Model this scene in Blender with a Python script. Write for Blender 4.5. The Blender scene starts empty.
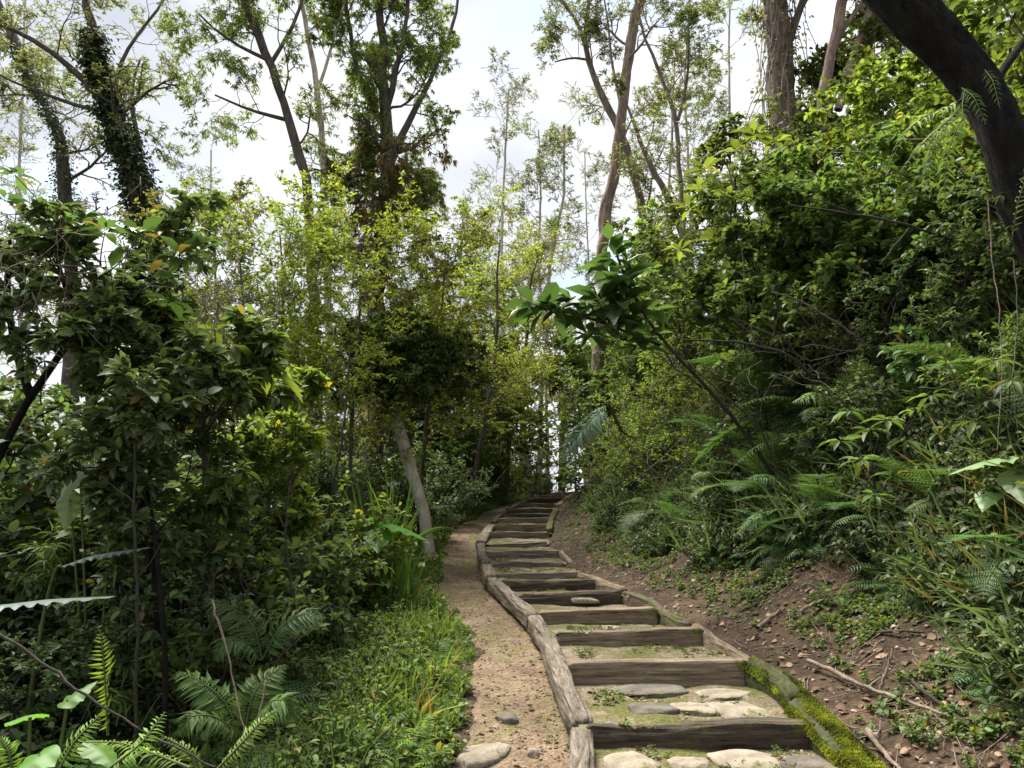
import bpy, math, random
import numpy as np
from mathutils import Vector
SC = bpy.context.scene
COL = SC.collection
rad = math.radians

# ------------------------------------------------------------------ camera
F = 770.0
PITCH = math.atan(136 / F)
CZ = 1.6
cam_d = bpy.data.cameras.new('camera'); cam = bpy.data.objects.new('camera', cam_d); COL.objects.link(cam)
cam.location = (0, 0, CZ); cam.rotation_euler = (rad(90) + PITCH, 0, 0)
cam_d.sensor_width = 36; cam_d.lens = 36 * F / 1024; cam_d.clip_start = 0.05; cam_d.clip_end = 2000
SC.camera = cam
# ------------------------------------------------------------------ world
SUN_EL, SUN_AZ = 62.0, -40.0          # azimuth measured from +Y towards +X
w = bpy.data.worlds.new('World'); SC.world = w; w.use_nodes = True
nt = w.node_tree; nt.nodes.clear()
out = nt.nodes.new('ShaderNodeOutputWorld'); bg = nt.nodes.new('ShaderNodeBackground'); bg.inputs[1].default_value = 0.11
sky = nt.nodes.new('ShaderNodeTexSky'); sky.sky_type = 'NISHITA'; sky.sun_disc = False
sky.sun_elevation = rad(SUN_EL); sky.sun_rotation = rad(SUN_AZ); sky.air_density = 1.0; sky.dust_density = 1.5
bg2 = nt.nodes.new('ShaderNodeBackground'); bg2.inputs[1].default_value = 0.43
tc = nt.nodes.new('ShaderNodeTexCoord')
mp = nt.nodes.new('ShaderNodeMapping'); mp.inputs['Scale'].default_value = (1, 1, 2.2); mp.inputs['Location'].default_value = (0.35, 0.1, 0.25)
n1 = nt.nodes.new('ShaderNodeTexNoise'); n1.inputs['Scale'].default_value = 2.1; n1.inputs['Detail'].default_value = 9; n1.inputs['Roughness'].default_value = 0.58
r1 = nt.nodes.new('ShaderNodeValToRGB'); r1.color_ramp.elements[0].position = 0.34; r1.color_ramp.elements[1].position = 0.50
n2 = nt.nodes.new('ShaderNodeTexNoise'); n2.inputs['Scale'].default_value = 3.1; n2.inputs['Detail'].default_value = 7
r2 = nt.nodes.new('ShaderNodeValToRGB')
r2.color_ramp.elements[0].position = 0.3; r2.color_ramp.elements[0].color = (0.60, 0.65, 0.74, 1)
r2.color_ramp.elements[1].position = 0.62; r2.color_ramp.elements[1].color = (0.97, 0.98, 1.0, 1)
mx = nt.nodes.new('ShaderNodeMixShader')
L = nt.links.new
L(tc.outputs['Generated'], mp.inputs[0]); L(mp.outputs[0], n1.inputs['Vector']); L(mp.outputs[0], n2.inputs['Vector'])
L(n1.outputs[0], r1.inputs[0]); L(n2.outputs[0], r2.inputs[0]); L(r2.outputs[0], bg2.inputs[0]); L(sky.outputs[0], bg.inputs[0])
L(r1.outputs[0], mx.inputs[0]); L(bg.outputs[0], mx.inputs[1]); L(bg2.outputs[0], mx.inputs[2]); L(mx.outputs[0], out.inputs[0])
# ------------------------------------------------------------------ sun
sd = bpy.data.lights.new('sun', 'SUN'); sd.energy = 4.6; sd.angle = rad(34); sd.color = (1.0, 0.955, 0.88)
so = bpy.data.objects.new('sun', sd); COL.objects.link(so)
e, a = rad(SUN_EL), rad(SUN_AZ)
sdir = Vector((math.sin(a) * math.cos(e), math.cos(a) * math.cos(e), math.sin(e)))
so.rotation_euler = sdir.to_track_quat('Z', 'Y').to_euler(); so.location = sdir * 50
SC.view_settings.view_transform = 'Standard'; SC.view_settings.look = 'None'; SC.view_settings.gamma = 1
SC.view_settings.exposure = 1.48
SC.view_settings.use_curve_mapping = False
SC.render.engine = 'CYCLES'
SC.cycles.max_bounces = 6; SC.cycles.diffuse_bounces = 5; SC.cycles.glossy_bounces = 2
SC.cycles.transmission_bounces = 4; SC.cycles.transparent_max_bounces = 4

# ================================================================== helpers
def P(px, py, d):
    u = (px - 512) / F; v = (384 - py) / F
    c, s = math.cos(PITCH), math.sin(PITCH)
    k = d / (c - v * s)
    return np.array([u * k, d, CZ + (s + v * c) * k])

def hash2(ix, iy, seed):
    h = (ix.astype(np.int64) * 374761393 + iy.astype(np.int64) * 668265263 + seed * 974634777) & 0xffffffff
    h = ((h ^ (h >> 13)) * 1274126177) & 0xffffffff
    return ((h ^ (h >> 16)) & 0xffffff) / float(0xffffff)

def vnoise(x, y, seed=0):
    x = np.asarray(x, float); y = np.asarray(y, float)
    ix = np.floor(x); iy = np.floor(y); fx = x - ix; fy = y - iy
    fx = fx * fx * (3 - 2 * fx); fy = fy * fy * (3 - 2 * fy)
    a_ = hash2(ix, iy, seed); b = hash2(ix + 1, iy, seed); c = hash2(ix, iy + 1, seed); d = hash2(ix + 1, iy + 1, seed)
    return (a_ * (1 - fx) + b * fx) * (1 - fy) + (c * (1 - fx) + d * fx) * fy - 0.5

def fnoise(x, y, seed=0, octv=3):
    s = 0; amp = 1.0
    for o in range(octv):
        s = s + vnoise(np.asarray(x) * 2 ** o, np.asarray(y) * 2 ** o, seed + o * 17) * amp; amp *= 0.5
    return s

def tag(o, label=None, cat=None, group=None, kind=None):
    if label: o['label'] = label
    if cat: o['category'] = cat
    if group: o['group'] = group
    if kind: o['kind'] = kind
    return o

def mk(name, V, Fs, mats, parent=None, rnd=None, mi=None, smooth=False, loc=None):
    """V (n,3); Fs list of (m,k) index arrays; rnd per-face float; mi per-face material index"""
    me = bpy.data.meshes.new(name)
    V = np.asarray(V, np.float32)
    Fs = [np.asarray(f, np.int32) for f in Fs if len(f)]
    me.vertices.add(len(V)); me.vertices.foreach_set('co', V.ravel())
    nl = sum(f.size for f in Fs); nf = sum(len(f) for f in Fs)
    me.loops.add(nl); me.polygons.add(nf)
    me.loops.foreach_set('vertex_index', np.concatenate([f.ravel() for f in Fs]))
    tot = np.concatenate([np.full(len(f), f.shape[1], np.int32) for f in Fs])
    st = np.concatenate([[0], np.cumsum(tot)[:-1]]).astype(np.int32)
    me.polygons.foreach_set('loop_start', st)
    if not isinstance(mats, (list, tuple)): mats = [mats]
    for m in mats: me.materials.append(m)
    if mi is not None: me.polygons.foreach_set('material_index', np.asarray(mi, np.int32))
    me.update(calc_edges=True)
    if rnd is not None:
        at = me.attributes.new('rnd', 'FLOAT', 'FACE'); at.data.foreach_set('value', np.asarray(rnd, np.float32))
    if smooth: me.polygons.foreach_set('use_smooth', np.ones(nf, bool))
    o = bpy.data.objects.new(name, me); COL.objects.link(o)
    if parent: o.parent = parent
    if loc is not None: o.location = loc
    return o

def empty(name, loc, rz=0.0):
    o = bpy.data.objects.new(name, None); COL.objects.link(o); o.location = loc; o.rotation_euler = (0, 0, rz); o.empty_display_size = .1
    return o

def dup(o, parent=None):
    c = o.copy(); COL.objects.link(c)
    if parent: c.parent = parent
    for ch in list(o.children): dup(ch, c)
    return c

def nrm(v):
    v = np.asarray(v, float); return v / (np.linalg.norm(v, axis=-1, keepdims=True) + 1e-9)

# ------------------------------------------------------------------ materials
def newmat(name):
    m = bpy.data.materials.new(name); m.use_nodes = True; t = m.node_tree; t.nodes.clear()
    return m, t, t.nodes.new('ShaderNodeOutputMaterial')

def ramp(t, pts):
    r = t.nodes.new('ShaderNodeValToRGB'); e_ = r.color_ramp.elements
    while len(e_) < len(pts): e_.new(0.5)
    for k, (p, c) in enumerate(pts):
        e_[k].position = p; e_[k].color = (*c, 1)
    return r

def leafmat(name, cols, trans=0.35, tcol=1.6, rough=0.55, spec=0.28):
    """cols: ramp stops (pos, rgb) read by each leaf's own random value"""
    m, t, o = newmat(name); lk = t.links.new
    at = t.nodes.new('ShaderNodeAttribute'); at.attribute_name = 'rnd'
    r = ramp(t, cols); lk(at.outputs['Fac'], r.inputs[0])
    oi = t.nodes.new('ShaderNodeObjectInfo')
    hs = t.nodes.new('ShaderNodeHueSaturation')
    mr = t.nodes.new('ShaderNodeMapRange'); mr.inputs[3].default_value = 0.75; mr.inputs[4].default_value = 1.25
    mh = t.nodes.new('ShaderNodeMapRange'); mh.inputs[3].default_value = 0.485; mh.inputs[4].default_value = 0.515
    lk(oi.outputs['Random'], mr.inputs[0]); lk(mr.outputs[0], hs.inputs['Value'])
    lk(oi.outputs['Random'], mh.inputs[0]); lk(mh.outputs[0], hs.inputs['Hue'])
    lk(r.outputs[0], hs.inputs['Color'])
    p = t.nodes.new('ShaderNodeBsdfPrincipled'); p.inputs['Roughness'].default_value = rough
    p.inputs['Specular IOR Level'].default_value = spec
    lk(hs.outputs[0], p.inputs['Base Color'])
    tr = t.nodes.new('ShaderNodeBsdfTranslucent')
    mc = t.nodes.new('ShaderNodeMix'); mc.data_type = 'RGBA'; mc.blend_type = 'MULTIPLY'; mc.inputs[0].default_value = 1
    mc.inputs[7].default_value = (tcol * 1.15, tcol * 1.1, tcol * 0.6, 1)
    lk(hs.outputs[0], mc.inputs[6]); lk(mc.outputs[2], tr.inputs[0])
    mxs = t.nodes.new('ShaderNodeMixShader'); mxs.inputs[0].default_value = trans
    lk(p.outputs[0], mxs.inputs[1]); lk(tr.outputs[0], mxs.inputs[2]); lk(mxs.outputs[0], o.inputs[0])
    return m

def lg(base, dark=0.55, light=1.5, odd=None):
    b = np.array(base)
    pts = [(0.0, tuple(b * dark)), (0.5, tuple(b)), (0.9, tuple(b * light))]
    if odd: pts += [(0.955, tuple(b * light)), (0.965, odd)]
    return pts

M = {}
M['dark'] = leafmat('leaf_dark', lg((.062, .108, .034), odd=(.10, .10, .02)), .30)
M['dull'] = leafmat('leaf_dull', lg((.082, .126, .046), odd=(.14, .11, .04)), .30)
M['mid'] = leafmat('leaf_mid', lg((.084, .130, .034), odd=(.18, .17, .03)), .40)
M['bright'] = leafmat('leaf_bright', lg((.125, .176, .034), odd=(.25, .22, .03)), .45)
M['yellow'] = leafmat('leaf_yellow', lg((.170, .205, .034), odd=(.30, .22, .04)), .5)
M['olive'] = leafmat('leaf_olive', lg((0.161, 0.155, 0.057), odd=(.22, .12, .04)), .40)
M['sky'] = leafmat('leaf_thin', lg((0.132, 0.156, 0.072), odd=(.25, .2, .08)), .5)
M['fern'] = leafmat('leaf_fern', lg((.070, .130, .040)), .38, rough=.5)
M['fernlight'] = leafmat('leaf_fern_light', lg((.16, .26, .045)), .45)
M['fernmid'] = leafmat('leaf_fern_mid', lg((.085, .14, .035)), .42)
M['herb'] = leafmat('leaf_herb', lg((.105, .160, .036), .5, 1.6, odd=(.25, .2, .06)), .4)
M['ivy'] = leafmat('leaf_ivy', lg((.035, .062, .018)), .25)
M['canopyleaf'] = leafmat('leaf_canopy', lg((0.121, 0.172, 0.040), .55, 1.5, odd=(.3, .2, .05)), .5)
M['treefern'] = leafmat('leaf_tree_fern', lg((.13, .20, .12)), .35)
M['hangleaf'] = leafmat('leaf_hanging', lg((.15, .125, .05), .5, 1.5, odd=(.28, .12, .04)), .4)
M['pale'] = leafmat('leaf_pale', lg((.22, .28, .25)), .25, rough=.35)
M['bigleaf'] = leafmat('leaf_big', lg((.050, .092, .028), odd=(.16, .12, .03)), .42, rough=.33, spec=.55)
M['dry'] = leafmat('leaf_dry', [(0, (.035, .022, .013)), (.5, (.085, .052, .03)), (.9, (.15, .095, .055)), (1, (.30, .21, .13))], .12, rough=.7, spec=.2)

def solid(name, c1, c2, scale=6, rough=.85, bump=.4, stretch=(1, 1, 1), c3=None, moss=0.0, mossc=(.12, .17, .02), bscale=None, detail=8, dist=.03, mscale=3.0, crack=None):
    m, t, o = newmat(name); lk = t.links.new
    tc_ = t.nodes.new('ShaderNodeTexCoord'); mp_ = t.nodes.new('ShaderNodeMapping'); mp_.inputs['Scale'].default_value = stretch
    lk(tc_.outputs['Object'], mp_.inputs[0])
    n = t.nodes.new('ShaderNodeTexNoise'); n.inputs['Scale'].default_value = scale; n.inputs['Detail'].default_value = detail; n.inputs['Roughness'].default_value = .65
    lk(mp_.outputs[0], n.inputs['Vector'])
    st = [(.3, c1), (.62, c2)] + ([(.78, c3)] if c3 else [])
    r = ramp(t, st); lk(n.outputs[0], r.inputs[0])
    b = t.nodes.new('ShaderNodeBump'); b.inputs['Strength'].default_value = bump; b.inputs['Distance'].default_value = dist
    nb = t.nodes.new('ShaderNodeTexNoise'); nb.inputs['Scale'].default_value = bscale or scale * 3; nb.inputs['Detail'].default_value = 6; nb.inputs['Roughness'].default_value = .7
    lk(mp_.outputs[0], nb.inputs['Vector']); lk(nb.outputs[0], b.inputs['Height'])
    p = t.nodes.new('ShaderNodeBsdfPrincipled'); p.inputs['Roughness'].default_value = rough; p.inputs['Specular IOR Level'].default_value = .25
    lk(b.outputs[0], p.inputs['Normal'])
    colout = r.outputs[0]
    if crack:
        mc_ = t.nodes.new('ShaderNodeMapping'); mc_.inputs['Scale'].default_value = crack; lk(tc_.outputs['Object'], mc_.inputs[0])
        nc = t.nodes.new('ShaderNodeTexNoise'); nc.inputs['Scale'].default_value = 1; nc.inputs['Detail'].default_value = 5; nc.inputs['Roughness'].default_value = .75; lk(mc_.outputs[0], nc.inputs['Vector'])
        rk = ramp(t, [(.36, (.12, .11, .10)), (.44, (.75, .74, .72)), (.58, (1, 1, 1)), (.70, (1.35, 1.33, 1.28))]); lk(nc.outputs[0], rk.inputs[0])
        mk_ = t.nodes.new('ShaderNodeMix'); mk_.data_type = 'RGBA'; mk_.blend_type = 'MULTIPLY'; mk_.inputs[0].default_value = 1; lk(colout, mk_.inputs[6]); lk(rk.outputs[0], mk_.inputs[7]); colout = mk_.outputs[2]
        b2 = t.nodes.new('ShaderNodeBump'); b2.inputs['Strength'].default_value = .9; b2.inputs['Distance'].default_value = .012; lk(nc.outputs[0], b2.inputs['Height']); lk(b.outputs[0], b2.inputs['Normal']); lk(b2.outputs[0], p.inputs['Normal'])
    if moss > 0:
        nm = t.nodes.new('ShaderNodeTexNoise'); nm.inputs['Scale'].default_value = mscale; nm.inputs['Detail'].default_value = 10; nm.inputs['Roughness'].default_value = .7
        lk(tc_.outputs['Object'], nm.inputs['Vector'])
        rm = ramp(t, [(.62 - moss * .35, (0, 0, 0)), (.72 - moss * .35, (1, 1, 1))]); lk(nm.outputs[0], rm.inputs[0])
        n3 = t.nodes.new('ShaderNodeTexNoise'); n3.inputs['Scale'].default_value = 40; n3.inputs['Detail'].default_value = 4
        lk(tc_.outputs['Object'], n3.inputs['Vector'])
        rc = ramp(t, [(.3, tuple(np.array(mossc) * .45)), (.7, tuple(np.array(mossc) * 1.3))]); lk(n3.outputs[0], rc.inputs[0])
        mm = t.nodes.new('ShaderNodeMix'); mm.data_type = 'RGBA'
        lk(rm.outputs[0], mm.inputs[0]); lk(colout, mm.inputs[6]); lk(rc.outputs[0], mm.inputs[7])
        colout = mm.outputs[2]
    lk(colout, p.inputs['Base Color']); lk(p.outputs[0], o.inputs[0])
    return m

M['bark'] = solid('bark_brown', (.075, .055, .04), (.24, .19, .15), 5, bump=.8, stretch=(3, 3, .6), c3=(.34, .29, .25))
M['barkmid'] = solid('bark_grey_brown', (.04, .032, .025), (.13, .105, .085), 5, bump=.9, stretch=(3, 3, .6), c3=(.22, .19, .16))
M['barkpale'] = solid('bark_pale', (.30, .24, .18), (.58, .51, .42), 6, bump=.6, stretch=(1.5, 1.5, .8), c3=(.80, .75, .66), moss=.06, mossc=(.12, .1, .06))
M['barkpink'] = solid('bark_pinkish', (.11, .075, .055), (.30, .21, .17), 7, bump=.8, stretch=(2, 2, .5), c3=(.46, .38, .33), moss=.12, mossc=(.1, .11, .05))
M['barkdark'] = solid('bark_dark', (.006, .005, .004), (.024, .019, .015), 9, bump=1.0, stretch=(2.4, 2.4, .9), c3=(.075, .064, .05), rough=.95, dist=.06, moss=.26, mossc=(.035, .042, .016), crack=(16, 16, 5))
M['twig'] = solid('twig', (.05, .038, .028), (.14, .11, .085), 12, bump=.3)
M['twigdark'] = solid('twig_dark', (.018, .014, .011), (.05, .04, .03), 12, bump=.3)
M['deadwood'] = solid('dead_wood', (.09, .065, .045), (.26, .20, .15), 14, bump=.6, c3=(.40, .34, .27))
M['stem'] = solid('green_stem', (.05, .07, .02), (.10, .13, .04), 12, bump=.2)
M['moss'] = leafmat('moss_tuft', [(0, (.045, .05, .015)), (.45, (.10, .12, .02)), (.8, (.20, .23, .03)), (1, (.32, .33, .05))], .3, rough=.8, spec=.1)
# ------------------------------------------------------------------ terrain functions
#   left px, right px, left top py, right top py, bottom py, depth
STEPS = [(600, 815, 724, 722, 747, 4.1), (578, 750, 664, 661, 685, 5.0), (565, 700, 632, 628, 645, 5.9),
         (546, 654, 611, 608, 624, 6.8), (528, 618, 594, 592, 605, 7.6), (508, 598, 581, 579, 591, 8.3),
         (498, 580, 574, 571.5, 579, 8.9), (493, 562, 562.5, 562, 567, 10.0), (488, 560, 551.5, 550.5, 558, 11.0),
         (493, 545, 544, 542, 547, 11.9), (489, 548, 532, 532, 538, 12.8), (493, 547, 524.5, 524.3, 531.5, 13.5),
         (498, 547, 518, 518, 523.5, 14.2), (504, 550, 513.5, 513.2, 517, 15.0), (510, 552, 509, 508, 513, 15.8),
         (514, 555, 504.5, 503.5, 507.5, 16.7), (530, 564, 499.5, 498, 503, 18.0), (541, 570, 495.2, 494, 497.5, 19.2),
         (553, 580, 492.2, 490.8, 495, 20.5)]
SD = np.array([s[5] for s in STEPS])
SZ = np.array([P((s[0] + s[1]) / 2, (s[2] + s[3]) / 2, s[5])[2] for s in STEPS])
SXL = np.array([P(s[0], s[2], s[5])[0] for s in STEPS]); SXR = np.array([P(s[1], s[3], s[5])[0] for s in STEPS])
ZY = np.concatenate([[-30, 0, 2.0, 3.2], SD, [24, 30, 45, 80, 200, 900]])
ZZ = np.concatenate([[-2.5, 0.0, .22, .36], SZ - .05, [2.42, 2.1, -.5, -9, -35, -160]])
_ky = np.arange(-30, 900, .1); _kz = np.interp(_ky, ZY, ZZ)
def zp(y): return np.interp(y, _ky, _kz)
XY = np.concatenate([[-30, 0, 3.0], SD, [26, 40, 900]])
def xl(y): return np.interp(y, XY, np.concatenate([[1.5, .75, .52], SXL, [2.2, 3.0, 3.0]]))
def xr(y): return np.interp(y, XY, np.concatenate([[3.0, 2.2, 1.8], SXR, [3.2, 4.4, 4.4]]))
LO = np.array([0, .1, .75, 1.5, 2.6, 5, 9, 20, 60, 600]); LZ = np.array([-.12, -.13, -.12, -.22, -.62, -1.6, -3.3, -7, -22, -140])
RO = np.array([0, .12, .5, 1.2, 1.7, 2.5, 3.3, 4.6, 9, 20, 60, 600]); RZ = np.array([-.02, .02, .12, .42, .95, 2.05, 2.65, 3.1, 4.2, 4.6, -5, -120])
def g(x, y):
    x = np.asarray(x, float); y = np.asarray(y, float)
    l_, r_ = xl(y), xr(y); base = zp(y)
    ol = l_ - x; orr = x - r_
    wob = fnoise(x * .9, y * .9, 3, 2)
    left = np.interp(ol + wob * .25 * np.clip(ol - .8, 0, 1), LO, LZ)
    right = np.interp(orr + wob * .45 * np.clip(orr - .2, 0, 1), RO, RZ)
    fade = np.interp(y, [-30, -3, 17, 24, 40], [.3, 1, 1, .75, .5])
    h = np.where(ol > 0, left, np.where(orr > 0, right * np.where(right > 0, fade, 1), -.10))
    rough = np.where(ol > 0, np.interp(ol, [0, .7, 1.4, 4], [.018, .03, .10, .3]), np.where(orr > 0, np.interp(orr, [0, .4, 1.4, 3], [.02, .06, .22, .4]), 0.0))
    h = h + fnoise(x * 1.7, y * 1.7, 11, 4) * rough + fnoise(x * 9, y * 9, 5, 2) * .012
    inside = (ol < 0) & (orr < 0)
    h = np.where(inside & (y > 3.0) & (y < 22), h - .12, h)
    return base + h

def hit(px, py, off=0.0):
    """world point where the pixel's ray meets the stair profile raised by off"""
    best = None
    for d in np.arange(2.2, 24, .02):
        p = P(px, py, d)
        if p[2] <= zp(d) + off: return p
    return P(px, py, 20.5)

# ------------------------------------------------------------------ ground sheet
def axis(a0, a1, f0, f1, st, grow=1.22):
    c = list(np.arange(f0, f1 + 1e-6, st)); s = st; v = f1
    while v < a1: s *= grow; v += s; c.append(v)
    s = st; v = f0; pre = []
    while v > a0: s *= grow; v -= s; pre.append(v)
    return np.array(pre[::-1] + c)
gx = axis(-500, 500, -6, 7, .09); gy = axis(-200, 800, .5, 23, .09)
GX, GY = np.meshgrid(gx, gy)
GV = np.stack([GX, GY, g(GX, GY)], -1).reshape(-1, 3)
nx_, ny_ = len(gx), len(gy)
ii = (np.arange(ny_ - 1)[:, None] * nx_ + np.arange(nx_ - 1)[None]).ravel()
GF = np.stack([ii, ii + 1, ii + 1 + nx_, ii + nx_], 1)

def soilmat(name, c1, c2, c3, moss=.0, mossc=(.10, .12, .02), bump=.6):
    m, t, o = newmat(name); lk = t.links.new
    geo = t.nodes.new('ShaderNodeNewGeometry')
    def no(s, dt=8, ro=.65):
        n = t.nodes.new('ShaderNodeTexNoise'); n.inputs['Scale'].default_value = s; n.inputs['Detail'].default_value = dt; n.inputs['Roughness'].default_value = ro
        lk(geo.outputs['Position'], n.inputs['Vector']); return n
    a1 = no(2.2, 10, .75); r = ramp(t, [(.32, c1), (.5, c2), (.68, c3)]); lk(a1.outputs[0], r.inputs[0])
    a2 = no(55, 4); rr = ramp(t, [(.3, (.45, .45, .45)), (.55, (1, 1, 1)), (.75, (1.55, 1.5, 1.45))]); lk(a2.outputs[0], rr.inputs[0])
    mu = t.nodes.new('ShaderNodeMix'); mu.data_type = 'RGBA'; mu.blend_type = 'MULTIPLY'; mu.inputs[0].default_value = 1
    lk(r.outputs[0], mu.inputs[6]); lk(rr.outputs[0], mu.inputs[7]); col = mu.outputs[2]
    if moss > 0:
        a3 = no(1.9, 12, .75); rm = ramp(t, [(.60 - moss * .3, (0, 0, 0)), (.70 - moss * .3, (1, 1, 1))]); lk(a3.outputs[0], rm.inputs[0])
        rc = ramp(t, [(.3, tuple(np.array(mossc) * .4)), (.7, tuple(np.array(mossc) * 1.4))]); lk(a2.outputs[0], rc.inputs[0])
        mm = t.nodes.new('ShaderNodeMix'); mm.data_type = 'RGBA'; lk(rm.outputs[0], mm.inputs[0]); lk(col, mm.inputs[6]); lk(rc.outputs[0], mm.inputs[7]); col = mm.outputs[2]
    vo = t.nodes.new('ShaderNodeTexVoronoi'); vo.inputs['Scale'].default_value = 38; lk(geo.outputs['Position'], vo.inputs['Vector'])
    b1 = t.nodes.new('ShaderNodeBump'); b1.inputs['Strength'].default_value = bump; b1.inputs['Distance'].default_value = .03; lk(a2.outputs[0], b1.inputs['Height'])
    b2 = t.nodes.new('ShaderNodeBump'); b2.inputs['Strength'].default_value = bump * .5; b2.inputs['Distance'].default_value = .02; b2.invert = True
    lk(vo.outputs['Distance'], b2.inputs['Height']); lk(b1.outputs[0], b2.inputs['Normal'])
    p = t.nodes.new('ShaderNodeBsdfPrincipled'); p.inputs['Roughness'].default_value = .92; p.inputs['Specular IOR Level'].default_value = .2
    lk(col, p.inputs['Base Color']); lk(b2.outputs[0], p.inputs['Normal']); lk(p.outputs[0], o.inputs[0])
    return m
M['soil'] = soilmat('forest_soil', (.022, .015, .009), (.058, .038, .022), (.12, .078, .045), .16, (.05, .06, .02))
M['dirt'] = soilmat('tan_dirt', (.10, .068, .042), (.20, .142, .09), (.31, .23, .15), .34, (.15, .14, .05))
M['tread'] = soilmat('tread_soil', (.10, .075, .05), (.21, .165, .115), (.28, .225, .16), .46, (.10, .10, .028))
o = mk('ground', GV, [GF], M['soil'], smooth=True); tag(o, kind='structure')

# side path of bare dirt, left of the stairs
ys = np.arange(1.0, 22.5, .04); ts = np.linspace(0, 1, 34)
wid = np.interp(ys, [1, 4, 6, 8, 10, 13, 16, 20, 22.5], [.8, .74, .80, .86, .9, .8, .7, .5, .4])
e0 = xl(ys) - .03; e1 = xl(ys) - wid - fnoise(ys * 1.5, ys * 0, 9, 4) * .22
PX = e0[:, None] * (1 - ts) + e1[:, None] * ts; PY = np.repeat(ys[:, None], len(ts), 1)
lift = .022 * np.minimum(1, np.minimum(ts, 1 - ts) * 8) - .012
PZ = g(PX, PY) + lift[None]
n_ = len(ts); ii = (np.arange(len(ys) - 1)[:, None] * n_ + np.arange(n_ - 1)[None]).ravel()
o = mk('path', np.stack([PX, PY, PZ], -1).reshape(-1, 3), [np.stack([ii, ii + n_, ii + n_ + 1, ii + 1], 1)], M['dirt'], smooth=True); tag(o, kind='structure')

# soil of the treads between the timbers
def tread_z(x, y, k):
    y0 = SD[k]; y1 = SD[k + 1] if k + 1 < len(SD) else 26.0
    z0 = SZ[k] - .03
    if k + 1 < len(SD):
        s = STEPS[k + 1]; z1 = P((s[0] + s[1]) / 2, s[4], s[5])[2]; z1 = min(z1, SZ[k + 1] - .06)
    else: z1 = SZ[k] + .06
    t = np.clip((y - y0) / (y1 - y0), 0, 1)
    return z0 * (1 - t) + z1 * t + fnoise(x * 4, y * 4, 31, 3) * .03
TV, TF, nb = [], [], 0
for k in range(-1, len(SD)):
    if k < 0: y0, y1 = 3.0, SD[0]
    else: y0 = SD[k]; y1 = SD[k + 1] if k + 1 < len(SD) else 26.0
    yy = np.linspace(y0 + .02, y1 + .03, max(6, int((y1 - y0) / .05))); tt = np.linspace(0, 1, 30)
    X = (xl(yy) - .10)[:, None] * (1 - tt) + (xr(yy) + .06)[:, None] * tt; Y = np.repeat(yy[:, None], len(tt), 1)
    Z = tread_z(X, Y, k) if k >= 0 else (P(700, 748, 4.1)[2] + fnoise(X * 4, Y * 4, 31, 3) * .03)
    TV.append(np.stack([X, Y, Z], -1).reshape(-1, 3))
    n_ = len(tt); ii = (np.arange(len(yy) - 1)[:, None] * n_ + np.arange(n_ - 1)[None]).ravel() + nb
    TF.append(np.stack([ii, ii + 1, ii + n_ + 1, ii + n_], 1)); nb += len(TV[-1])
o = mk('stair_soil', np.concatenate(TV), [np.concatenate(TF)], M['tread'], smooth=True); tag(o, kind='structure')

# ------------------------------------------------------------------ timbers
ORD = ['first', 'second', 'third', 'fourth', 'fifth', 'sixth', 'seventh', 'eighth', 'ninth', 'tenth', 'eleventh', 'twelfth', 'thirteenth', 'fourteenth', 'fifteenth', 'sixteenth', 'seventeenth', 'eighteenth', 'nineteenth']

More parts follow.
